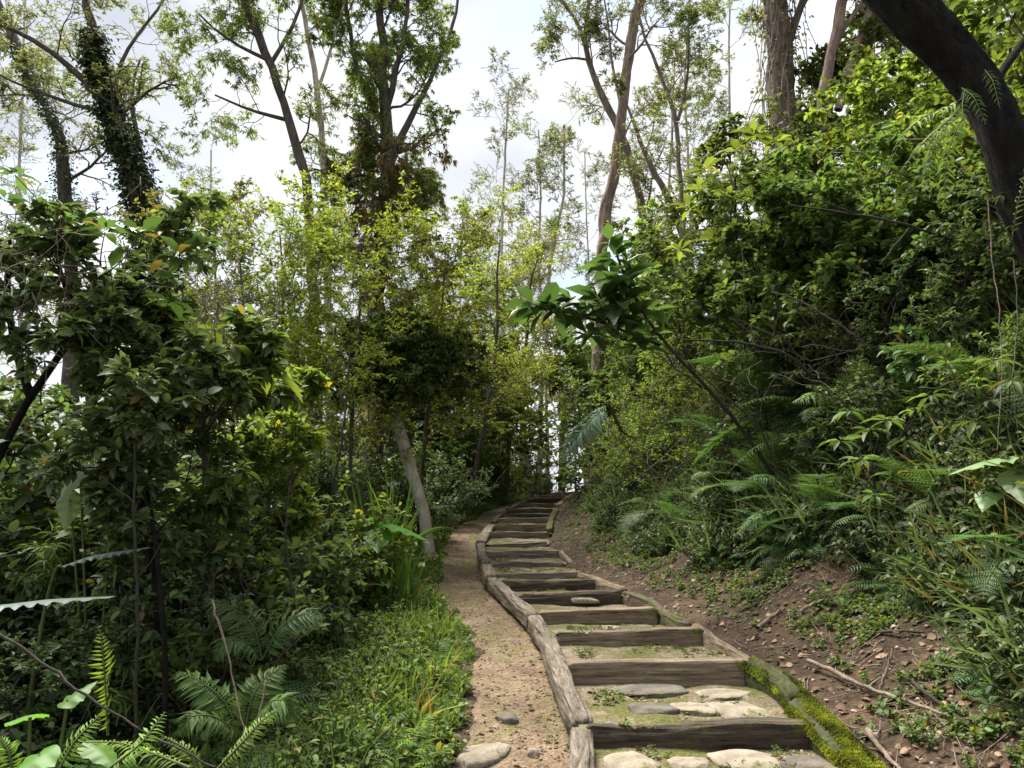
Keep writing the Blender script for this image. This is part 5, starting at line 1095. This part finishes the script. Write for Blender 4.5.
# drooping wavy banana-like leaves
def wavy_leaf(pix, halfw, foot, label, seed):
    pts = np.array([P(*q) for q in pix]); fx = P(foot[0], 450, foot[1])[0]; base = np.array([fx, foot[1], float(g(fx, foot[1]))]); root = empty('banana_like_plant', base)
    s = np.linspace(0, 1, 34); cum = np.linspace(0, 1, len(pts)); c = np.stack([np.interp(s, cum, pts[:, k]) for k in range(3)], 1)
    for _ in range(4): c[1:-1] = (c[:-2] + 2 * c[1:-1] + c[2:]) / 4
    c -= base; G = Geo(); strip_leaf(G, c, halfw * np.clip(np.sin(np.clip(s * .92 + .07, 0, 1) * math.pi) ** .6, .02, 1), fold=-.35, wavy=.22, nw=7); lo = G.build('leaf', M['pale'], root, smooth=True)
    S2 = Geo(); t = np.linspace(0, 1, 10)[:, None]; m_ = c[0] * [.3, .3, 1.0] + [0, 0, .1]; S2.tube(2 * (1 - t) * t * m_ + t ** 2 * c[0], np.linspace(.012, .007, 10), 6); S2.build('stalk', M['stem'], root)
    tag(root, label, 'plant')
wavy_leaf([(-40, 606, 3.5), (0, 605, 3.5), (50, 599, 3.55), (115, 596, 3.6)], .05, (-60, 3.6), 'long pale wavy-edged leaf plant at the left edge, low in the thicket', 821)
wavy_leaf([(62, 566, 4.2), (90, 556, 4.2), (120, 551, 4.25), (150, 547, 4.3)], .05, (50, 4.4), 'short grey wavy-edged leaf plant above the long pale one', 822)
# fern fronds drawn one by one
def frond_plant(name, label, base, fronds, mat, seed, cat='fern', stem=None, bip=False, pw=.24):
    """fronds: list of pixel paths with depth, pinna length m, pairs"""
    rng = np.random.default_rng(seed); root = empty(name, base); base = np.array(base, float)
    for pix, pl_, npn in fronds:
        k = np.array([P(*q) for q in pix]) - base; s = np.linspace(0, 1, 16); cum = np.linspace(0, 1, len(k)); c = np.stack([np.interp(s, cum, k[:, j]) for j in range(3)], 1)
        for _ in range(3): c[1:-1] = (c[:-2] + 2 * c[1:-1] + c[2:]) / 4
        G = Geo(); G.tube(c, np.linspace(.005, .0015, 16), 4, 1); t = np.linspace(.1, .99, npn); f = t * 15; i = np.minimum(f.astype(int), 14); u = (f - i)[:, None]
        pos = c[i] * (1 - u) + c[i + 1] * u; tan = nrm(c[i + 1] - c[i]); view = nrm(np.array([0, 0, CZ]) - (pos + base)) * .4 + np.array([0, 0, .8]); side = nrm(np.cross(tan, view)); up = np.cross(side, tan)
        ln = pl_ * np.clip(np.sin(np.pi * np.clip(t * .84 + .14, 0, 1)) ** .8, .05, 1)
        for sg in (-1, 1):
            dd = side * sg + tan * (.35 + .5 * t[:, None]) + rng.normal(0, .13, (npn, 3)); dd[:, 2] -= .28; G.leaves('lance', pos, dd, up + rng.normal(0, .12, (npn, 3)), ln * rng.uniform(.85, 1.1, npn), pw, rng, 0, rng.uniform(.3, .8, npn))
        G.build('frond', [M[mat], M['stem']], root)
    if stem: Gs = Geo(); Gs.tube(np.array(stem) - base, np.linspace(.05, .025, len(stem)), 9); Gs.build('trunk', M['stem'], root)
    tag(root, label, cat); return root
def gp(px, d): x = P(px, 450, d)[0]; return (x, d, float(g(x, d)))
frond_plant('young_fern', 'upright bright yellow-green fern frond in the lower left', gp(104, 2.9), [([(108, 735, 2.7), (106, 700, 2.65), (104, 665, 2.6), (100, 630, 2.6)], .055, 24)], 'yfern', 831, pw=.26)
frond_plant('young_fern', 'yellow-green fern spray along the bottom edge, lower left', gp(130, 2.6), [([(190, 768, 2.3), (150, 752, 2.35), (120, 742, 2.4), (85, 742, 2.4)], .05, 24), ([(60, 768, 2.4), (75, 740, 2.4), (100, 715, 2.45)], .05, 16), ([(110, 768, 2.3), (140, 745, 2.3), (165, 712, 2.4)], .05, 18)], 'yfern', 832)
frond_plant('young_fern', 'small pale fern frond at the lower left corner', gp(6, 2.7), [([(14, 775, 2.4), (8, 750, 2.4), (0, 738, 2.4)], .05, 14), ([(0, 775, 2.4), (-12, 745, 2.4), (-30, 730, 2.4)], .05, 14)], 'yfern', 833)
frond_plant('young_fern', 'arching yellow-green fern fronds at the bottom, right of the lower left sprays', gp(245, 3.0), [([(215, 772, 2.6), (240, 745, 2.6), (262, 720, 2.65), (280, 708, 2.7)], .045, 26), ([(200, 780, 2.6), (190, 750, 2.6), (160, 735, 2.6)], .045, 20)], 'yfern', 834)
frond_plant('arching_fern', 'large green fern with long fronds in the lower left thicket', gp(230, 3.9), [([(245, 735, 3.6), (250, 700, 3.6), (262, 680, 3.65), (285, 665, 3.7)], .12, 34), ([(240, 735, 3.6), (225, 700, 3.6), (200, 680, 3.6), (178, 672, 3.6)], .12, 34), ([(245, 735, 3.6), (270, 700, 3.5), (285, 700, 3.5), (292, 720, 3.5)], .11, 30), ([(240, 735, 3.6), (215, 715, 3.5), (190, 715, 3.4), (178, 735, 3.4)], .10, 30)], 'fernmid', 835)
frond_plant('arching_fern', 'glossy dark fern fronds in the left thicket above the large green fern', gp(250, 4.8), [([(262, 660, 4.4), (255, 625, 4.4), (230, 605, 4.4), (205, 598, 4.4)], .14, 34), ([(262, 660, 4.4), (280, 625, 4.4), (305, 612, 4.4), (325, 618, 4.4)], .14, 34), ([(260, 660, 4.4), (245, 640, 4.3), (225, 640, 4.2), (215, 660, 4.2)], .12, 30)], 'fern', 836)
frond_plant('tree_fern', 'tree fern with two pale drooping fronds beside the stair top', gp(636, 12.6),
            [([(606, 408, 11.8), (594, 416, 11.7), (577, 436, 11.6), (559, 462, 11.5)], .36, 34), ([(608, 405, 11.8), (598, 408, 11.9), (588, 424, 12), (585, 440, 12)], .3, 30)],
            'treefern', 841, 'fern', stem=[gp(636, 12.6), P(630, 450, 12.5), P(610, 407, 11.8)])
frond_plant('arching_fern', 'single broad green fern frond arching on the right bank', gp(830, 6.6), [([(850, 428, 6.4), (838, 402, 6.3), (815, 392, 6.2), (793, 403, 6.1)], .16, 30), ([(850, 430, 6.4), (860, 400, 6.4), (880, 390, 6.4)], .14, 24)], 'fernmid', 842)
frond_plant('arching_fern', 'pale fern frond lying across the right bank', gp(770, 8.0), [([(800, 428, 7.4), (780, 438, 7.3), (758, 445, 7.2), (730, 470, 7.1)], .07, 26)], 'taropale', 843)
frond_plant('arching_fern', 'dark fern fronds fanning at the foot of the right bank', gp(800, 7.2), [([(800, 520, 7), (790, 490, 7), (770, 475, 6.9), (748, 478, 6.8)], .2, 26), ([(800, 520, 7), (812, 480, 6.9), (835, 465, 6.8), (852, 472, 6.7)], .2, 26), ([(800, 520, 7), (780, 510, 6.8), (760, 515, 6.7), (745, 530, 6.6)], .18, 24), ([(800, 520, 7), (805, 500, 6.7), (812, 505, 6.5), (818, 525, 6.4)], .18, 24)], 'fern', 844)
frond_plant('arching_fern', 'fern fronds hanging near the right edge of the bank', gp(960, 5.6), [([(960, 530, 5.3), (945, 505, 5.2), (925, 500, 5.1), (905, 512, 5.0)], .13, 24), ([(960, 530, 5.3), (975, 505, 5.2), (995, 500, 5.1), (1010, 515, 5.0)], .13, 24), ([(960, 530, 5.3), (955, 520, 5.0), (945, 535, 4.9), (940, 560, 4.8)], .12, 22)], 'fernmid', 845)
# bright pinnate leaves near the dark leaning trunk
bt = P(985, 118, 4.9)
frond_plant('climbing_fern', 'bright yellow-green hanging fern fronds left of the dark leaning trunk', tuple(bt),
            [([(975, 90, 5.2), (955, 105, 5.2), (930, 112, 5.2), (905, 130, 5.2), (886, 172, 5.2)], .13, 18), ([(970, 95, 5.2), (950, 120, 5.2), (925, 140, 5.2), (900, 172, 5.2)], .12, 18), ([(975, 100, 5.1), (955, 130, 5.1), (945, 165, 5.1), (945, 215, 5.1)], .11, 20), ([(978, 105, 5.1), (940, 130, 5.3), (928, 165, 5.3), (925, 200, 5.3)], .11, 20)], 'yfern', 851, pw=.22)
frond_plant('climbing_fern', 'small fern growing on the dark leaning trunk', tuple(P(962, 95, 4.6)), [([(962, 88, 4.6), (974, 96, 4.45), (986, 124, 4.4)], .07, 11), ([(985, 70, 4.6), (993, 80, 4.45), (1000, 108, 4.4)], .06, 11), ([(1012, 240, 4.6), (1018, 200, 4.45), (1030, 170, 4.4)], .08, 13), ([(965, 90, 4.6), (962, 105, 4.45), (966, 128, 4.4)], .05, 10)], 'fernmid', 852, pw=.16)
# saplings with whorls of large leaves
def whorl_sapling(name, label, stem, wh, mat, seed, wpx=4, bark='twigdark', cat='sapling', droop=0.0, lw=.42):
    rng = np.random.default_rng(seed); S = np.array([P(*q) for q in stem]); zg = float(g(S[0][0], S[0][1])); S = np.concatenate([[[S[0][0], S[0][1], zg - .05]], S]); root = empty(name, S[0]); base = S[0]
    s = np.linspace(0, 1, 18); cum = np.linspace(0, 1, len(S)); c = np.stack([np.interp(s, cum, S[:, j]) for j in range(3)], 1) - base
    for _ in range(2): c[1:-1] = (c[:-2] + 2 * c[1:-1] + c[2:]) / 4
    G = Geo(); G.tube(c, np.linspace(wpx, wpx * .5, 18) / F * S[1][1] / 2, 6); Lf = Geo()
    for (px, py, d, n, ln) in wh:
        e0 = P(px, py, d) - base; j = np.argmin(np.linalg.norm(c - e0 - [0, 0, -.25], axis=1)); t = np.linspace(0, 1, 7)[:, None]; m_ = (c[j] + e0) / 2 + rng.normal(0, .04, 3) - [0, 0, .05]
        G.tube((1 - t) ** 2 * c[j] + 2 * (1 - t) * t * m_ + t ** 2 * e0, np.linspace(.006, .003, 7), 4)
        az = rng.uniform(0, 6.28) + np.arange(n) * 2.4; el = rng.uniform(-.4, .6, n) - droop; dd = np.stack([np.cos(az) * np.cos(el), np.sin(az) * np.cos(el), np.sin(el)], 1)
        Lf.leaves('oval', e0 + dd * .02, dd, np.array([0, 0, 1.0]) + rng.normal(0, .25, (n, 3)), ln * rng.uniform(.6, 1.15, n), lw, rng)
    G.build('stem', M[bark], root); Lf.build('foliage', [M[mat], M['twig']], root); tag(root, label, cat)
whorl_sapling('big_leaved_sapling', 'sapling with broad bright leaves on top of the dark arching tree', [(120, 560, 4.7), (118, 420, 4.7), (112, 320, 4.7), (100, 262, 4.6)],
              [(80, 228, 4.6, 9, .2), (105, 232, 4.5, 9, .19), (140, 232, 4.6, 8, .18), (178, 255, 4.6, 9, .2), (200, 250, 4.7, 7, .18), (60, 250, 4.6, 8, .18), (150, 275, 4.5, 8, .18), (110, 270, 4.6, 9, .2), (15, 175, 4.8, 9, .15), (5, 200, 4.6, 8, .15), (170, 300, 4.6, 8, .2)], 'bigleaf', 861)
whorl_sapling('big_leaved_sapling', 'sapling with long drooping bright leaves right of the dark arching tree', [(205, 620, 5.0), (203, 500, 5.0), (205, 400, 5.0)],
              [(230, 345, 5, 8, .26), (250, 362, 5, 8, .28), (270, 370, 5, 7, .26), (215, 330, 4.9, 8, .2), (180, 340, 4.9, 8, .2), (140, 335, 4.9, 9, .2), (240, 385, 4.8, 8, .22), (200, 370, 4.9, 8, .2), (160, 380, 4.9, 7, .18)], 'bright', 862, droop=.25, lw=.32)
whorl_sapling('big_leaved_sapling', 'bright-leaved sapling standing out on the right bank below the vine-hung trunk', [(760, 330, 8.6), (752, 250, 8.5), (745, 190, 8.4)],
              [(755, 135, 8.4, 10, .26), (775, 142, 8.4, 8, .24), (735, 150, 8.5, 8, .24), (705, 170, 8.5, 9, .24), (700, 190, 8.3, 9, .22), (730, 195, 8.3, 10, .24), (690, 210, 8.4, 9, .22), (760, 185, 8.3, 9, .22), (800, 195, 8.2, 9, .22), (680, 250, 8.3, 9, .2), (715, 235, 8.2, 9, .2)], 'bright', 863, cat='sapling')
whorl_sapling('broad_leaved_sapling', 'sapling with long dark whorled leaves low on the right bank', [(880, 520, 5.8), (872, 470, 5.7)],
              [(870, 430, 5.7, 9, .16), (888, 420, 5.6, 9, .17), (905, 440, 5.5, 9, .16), (860, 460, 5.6, 9, .15), (840, 440, 5.8, 9, .15), (925, 462, 5.4, 8, .14), (895, 475, 5.4, 9, .15), (875, 495, 5.4, 9, .13), (915, 410, 5.6, 8, .15), (850, 410, 5.9, 9, .15), (945, 430, 5.4, 9, .16), (930, 395, 5.5, 9, .15), (945, 480, 5.2, 8, .14)], 'mid', 864, droop=.3, lw=.3)
whorl_sapling('broad_leaved_sapling', 'sapling with hanging green leaves at the right edge', [(1010, 560, 5.0), (1004, 500, 4.9)],
              [(1000, 440, 4.8, 9, .14), (1015, 420, 4.7, 8, .15), (990, 400, 4.8, 9, .14), (1010, 380, 4.7, 9, .14), (975, 420, 4.9, 8, .14), (1015, 520, 4.6, 8, .12), (1005, 545, 4.6, 8, .12), (1018, 590, 4.5, 9, .11), (995, 360, 4.8, 9, .15), (965, 380, 5, 9, .14)], 'mid', 865, droop=.4, lw=.3)
# silvery leaf cluster
whorl_sapling('silvery_shrub', 'small shrub with silvery pale leaves shining on the right bank', [(872, 430, 6.5), (872, 410, 6.45)], [(868, 388, 6.4, 10, .12), (880, 386, 6.4, 9, .12), (890, 394, 6.35, 8, .1), (860, 395, 6.4, 7, .1)], 'pale', 866, cat='shrub', lw=.25)
# sticks, vines, roots
def stick(name, pix, wpx, mat, label, cat, seed, group=None, forks=(), wob=.006):
    rng = np.random.default_rng(seed); pts = np.array([P(*q) for q in pix]); n = 6 * (len(pts) - 1) + 1; s = np.linspace(0, 1, n); cum = np.linspace(0, 1, len(pts))
    c = np.stack([np.interp(s, cum, pts[:, j]) for j in range(3)], 1)
    for _ in range(3): c[1:-1] = (c[:-2] + 2 * c[1:-1] + c[2:]) / 4
    c += rng.normal(0, wob * .5, c.shape); base = c[0].copy(); c -= base; r = wpx / F * pts[:, 1].mean() / 2; G = Geo(); G.tube(c, np.linspace(r, r * .55, n) * (1 + rng.normal(0, .08, n)), 7)
    for t, (dx, dy, dz), L_ in forks:
        q, tg = at_t(c, t); G.tube(walk(rng, q, (dx, dy, dz), L_, 6, .12), np.linspace(r * .5, r * .2, 7), 5)
    o = G.build(name, M[mat], None, smooth=True); o.location = base; tag(o, label, cat, group); return o
def onground(px, py, lift=.02):
    for d in np.arange(2.4, 12, .02):
        p = P(px, py, d)
        if p[2] < g(p[0], p[1]) + lift: return (px, py, d)
    return (px, py, 6)
G1 = 'sticks lying on the right slope'
stick('fallen_stick', [(-20, 622, 2.7), (40, 660, 2.65), (95, 702, 2.6), (150, 735, 2.55), (215, 768, 2.5)], 3.2, 'twigdark', 'long dark stick slanting across the lower left corner', 'stick', 901, forks=[(.7, (.5, 0, .6), .12)])
stick('fallen_stick', [(212, 600, 3.6), (224, 640, 3.55), (236, 690, 3.5), (246, 745, 3.4)], 2.2, 'deadwood', 'thin brown stick standing in the lower left ferns', 'stick', 902)
stick('fallen_stick', [(266, 680, 3.5), (260, 710, 3.45), (252, 745, 3.4)], 2.2, 'deadwood', 'short reddish dead stalk beside the thin brown stick', 'stick', 903)
stick('fallen_stick', [onground(808, 660, .05), onground(840, 674, .05), onground(868, 688, .05), onground(905, 700, .05), onground(950, 716, .05)], 5, 'deadwood', 'long brown stick lying across the right slope', 'stick', 904, G1, forks=[(.5, (.5, .3, .3), .2)])
stick('fallen_stick', [onground(868, 730, .04), onground(880, 748, .04), onground(905, 775, .04)], 6, 'deadwood', 'grey stick near the bottom edge beside the thick mossy edging timber', 'stick', 905, G1)
stick('fallen_stick', [onground(880, 690, .04), onground(888, 668, .12), onground(893, 648, .2)], 3.5, 'deadwood', 'forked stick poking up above the long brown stick', 'stick', 906, G1, forks=[(.4, (.3, 0, .8), .15)])
stick('fallen_stick', [onground(862, 634, .02), onground(895, 630, .05), onground(925, 633, .02)], 4, 'twigdark', 'dark stick lying flat in the middle of the right slope', 'stick', 907, G1)
stick('fallen_stick', [onground(912, 682, .04), onground(935, 700, .05), onground(965, 722, .03), onground(990, 728, .03)], 4.5, 'twigdark', 'dark stick lying beside the right end of the long brown stick', 'stick', 908, G1)
stick('fallen_stick', [onground(758, 628, .03), onground(772, 616, .04), onground(785, 608, .04)], 5, 'deadwood', 'short tan stick on the slope right of the third step', 'stick', 909, G1)
stick('fallen_stick', [onground(800, 612, .03), onground(812, 604, .06), onground(828, 598, .03)], 4, 'deadwood', 'short pale stick uphill from the short tan one', 'stick', 910, G1)
stick('fallen_stick', [onground(925, 715, .02), onground(930, 735, .02), onground(928, 750, .02)], 4, 'deadwood', 'small reddish stick near the bottom edge of the right slope', 'stick', 911, G1)
stick('fallen_stick', [onground(955, 560, .05), onground(985, 545, .1), onground(1010, 540, .1)], 4, 'deadwood', 'pale stick on the right bank near the right edge', 'stick', 912, G1)
GV_ = 'thin vines hanging at the right'
stick('hanging_vine', [(988, 200, 4.7), (992, 260, 4.7), (1000, 320, 4.65), (1003, 370, 4.6), (997, 450, 4.6)], 1.4, 'deadwood', 'pale thin vine hanging below the dark leaning trunk', 'vine', 921, GV_)
stick('hanging_vine', [(1014, 260, 4.6), (1018, 320, 4.6), (1012, 380, 4.5), (1020, 450, 4.5)], 1.2, 'twig', 'brownish thin vine at the right edge', 'vine', 922, GV_)
stick('hanging_vine', [(742, 240, 7.8), (745, 300, 7.8), (740, 350, 7.7), (738, 400, 7.7)], 1.4, 'deadwood', 'thin straight vine hanging in front of the right bank shrubs', 'vine', 923, GV_)
GB = 'dark limbs arching over the right bank'
stick('arching_limb', [(1050, 330, 6.2), (990, 258, 6.0), (940, 235, 5.9), (880, 218, 5.8), (838, 212, 5.8), (790, 205, 5.8)], 3.6, 'twigdark', 'thin dark limb arching left beneath the dark leaning trunk', 'branch', 931, GB, forks=[(.5, (-.4, 0, -.5), .5), (.7, (-.6, 0, .3), .5)])
stick('arching_limb', [(835, 420, 6.8), (812, 375, 6.6), (785, 352, 6.5), (740, 342, 6.4), (682, 340, 6.4)], 3.8, 'twigdark', 'dark bent limb reaching left towards the big-leaved sapling', 'branch', 932, GB, forks=[(.35, (-.3, 0, .7), .45), (.6, (-.5, 0, .4), .4)])
stick('arching_limb', [(900, 390, 6.6), (868, 345, 6.5), (840, 325, 6.5), (800, 300, 6.5), (770, 292, 6.5)], 3, 'twig', 'brown limb leaning out of the middle of the right bank', 'branch', 933, GB)
stick('arching_limb', [(790, 500, 7), (760, 425, 7.0), (735, 405, 7.0), (690, 365, 7.0)], 2.4, 'twigdark', 'thin dark limb rising left from the ferny bank', 'branch', 934, GB)
GT = 'bare stems in the left thicket'
for k, (pix, w_, lb) in enumerate([([(296, 660, 5.0), (292, 590, 5.0), (285, 540, 5.1), (290, 480, 5.2)], 3, 'dark stem below the small bright sapling'),
    ([(135, 690, 3.8), (138, 620, 3.8), (134, 520, 3.9), (136, 440, 4.0)], 4, 'vine-wrapped grey stem right of the wavy-edged leaves'),
    ([(320, 560, 7.5), (335, 480, 7.5), (345, 420, 7.6), (350, 350, 7.8)], 3, 'slim stem below the airy trees'), ([(165, 640, 4.2), (158, 560, 4.2), (150, 500, 4.3), (140, 470, 4.4)], 6, 'thick black stem in the middle of the left thicket')]):
    _q = P(*pix[0]); _gz = float(g(_q[0], pix[0][2])); _py = 520 + (CZ - _gz + .1) * F / pix[0][2] * 1.12
    pix = [(pix[0][0] + 4, _py, pix[0][2])] + pix if _q[2] > _gz else pix
    stick('bare_stem', pix, w_, 'barkdark' if k == 3 else 'twigdark', lb, 'stem', 941 + k, GT, forks=[(.6, (.5, 0, .7), .3), (.8, (-.5, .2, .6), .3)])
# tangle of dead twigs upper left
def tangle(name, label, centre, size, n, seed, mat, cat, rmin=.002, Ls=(.25, .7), down=.5, anchor=None):
    rng = np.random.default_rng(seed); c0 = P(*centre); G = Geo()
    for k in range(n):
        q = rng.normal(0, 1, 3) * size; p_ = walk(rng, q, nrm(rng.normal(0, 1, 3) + [0, 0, -down]), rng.uniform(*Ls), 9, .22, -.03); G.tube(p_, np.linspace(rmin * 1.6, rmin, 10), 4)
    o = G.build(name, M[mat]); o.location = c0; tag(o, label, cat); return o
tangle('dead_vine_tangle', 'tangle of dry bare vines in the dark arching tree', (60, 275, 4.55), np.array([.28, .2, .22]), 110, 951, 'deadwood', 'dead vines')
tangle('dead_vine_tangle', 'grey mat of dry hanging twigs left of the airy trees', (215, 300, 5.6), np.array([.22, .15, .14]), 120, 952, 'twig', 'dead vines', down=1.2, Ls=(.2, .45))
tangle('hanging_root_mass', 'reddish roots hanging from the bank at the right edge', (985, 525, 5.1), np.array([.12, .1, .22]), 120, 953, 'deadwood', 'roots', down=1.4, Ls=(.2, .5))
tangle('hanging_root_mass', 'dry straggling stems hanging over the bank beside the upper stairs', (640, 455, 12.2), np.array([.8, .6, .35]), 110, 954, 'twig', 'dry stems', down=1.6, Ls=(.4, 1.0), rmin=.003)
tangle('hanging_root_mass', 'dry straggling stems hanging on the bank right of the middle stairs', (735, 440, 9.0), np.array([.6, .4, .35]), 90, 955, 'twig', 'dry stems', down=1.6, Ls=(.4, .9), rmin=.0025)
tangle('hanging_root_mass', 'dry twigs heaped on the bank under the brown limb', (830, 365, 6.9), np.array([.5, .3, .15]), 70, 956, 'twig', 'dry twigs', down=.1, Ls=(.3, .9))
# bunches of dead leaves on the right bank
def dead_bunch(px, py, d, n, ln, seed, label, mat='dry'):
    rng = np.random.default_rng(seed); c0 = P(px, py, d); G = Geo()
    for k in range(n):
        dd = nrm(rng.normal(0, 1, 3) * [1, .6, .3] + [.2, 0, -.5]); c = curve(rng.normal(0, .12, 3), dd, ln * rng.uniform(.5, 1.1), 8, -.12)
        strip_leaf(G, c, .03 * rng.uniform(.6, 1.3) * np.clip(np.sin(np.linspace(.1, 1, 9) * math.pi), .05, 1), nw=3, fold=.5, rnd=rng.uniform(.6, 1))
    o = G.build('dead_leaf_bunch', M[mat]); o.location = c0; tag(o, label, 'dead leaves', 'dead leaf bunches on the right bank')
dead_bunch(935, 335, 6.4, 26, .5, 961, 'bunch of tan dead leaves high on the right bank below the leaning trunk')
dead_bunch(895, 350, 6.5, 10, .3, 962, 'small pale dead leaf bunch left of the larger tan one')
dead_bunch(1000, 615, 5.0, 12, .2, 963, 'dead leaf bunch on the slope at the right edge')
# epiphyte on the thin tree
whorl = None
_G = Geo(); _r = np.random.default_rng(971); _d = nrm(_r.normal(0, 1, (40, 3)) + [0, 0, .8]); _G.leaves('lance', np.zeros((40, 3)), _d, _r.normal(0, 1, (40, 3)), .42, .16, _r)
_o = _G.build('nest_epiphyte', M['yfern']); _o.location = P(552, 226, 23.9); tag(_o, 'small yellow-green tuft perched on a thin distant tree', 'epiphyte')
# ------------------------------------------------------------------ labels that would repeat get told apart by place
from collections import defaultdict
dd_ = defaultdict(list)
for o, lab, x, d in REC: dd_[lab].append((x / d, o))
for lab, L_ in dd_.items():
    if len(L_) < 2: continue
    L_.sort(key=lambda q: q[0]); nm = {2: ['the left one', 'the right one'], 3: ['leftmost', 'middle one', 'rightmost']}.get(len(L_)) or ['number %d of %d from the left' % (i + 1, len(L_)) for i in range(len(L_))]
    for (q, o), s_ in zip(L_, nm): o['label'] = lab + ', ' + s_
# no unused prototype may stay at the origin
for o in [o for o in COL.objects if o.parent is None and 'h' in o.keys()]:
    for c in list(o.children): bpy.data.objects.remove(c)
    bpy.data.objects.remove(o)
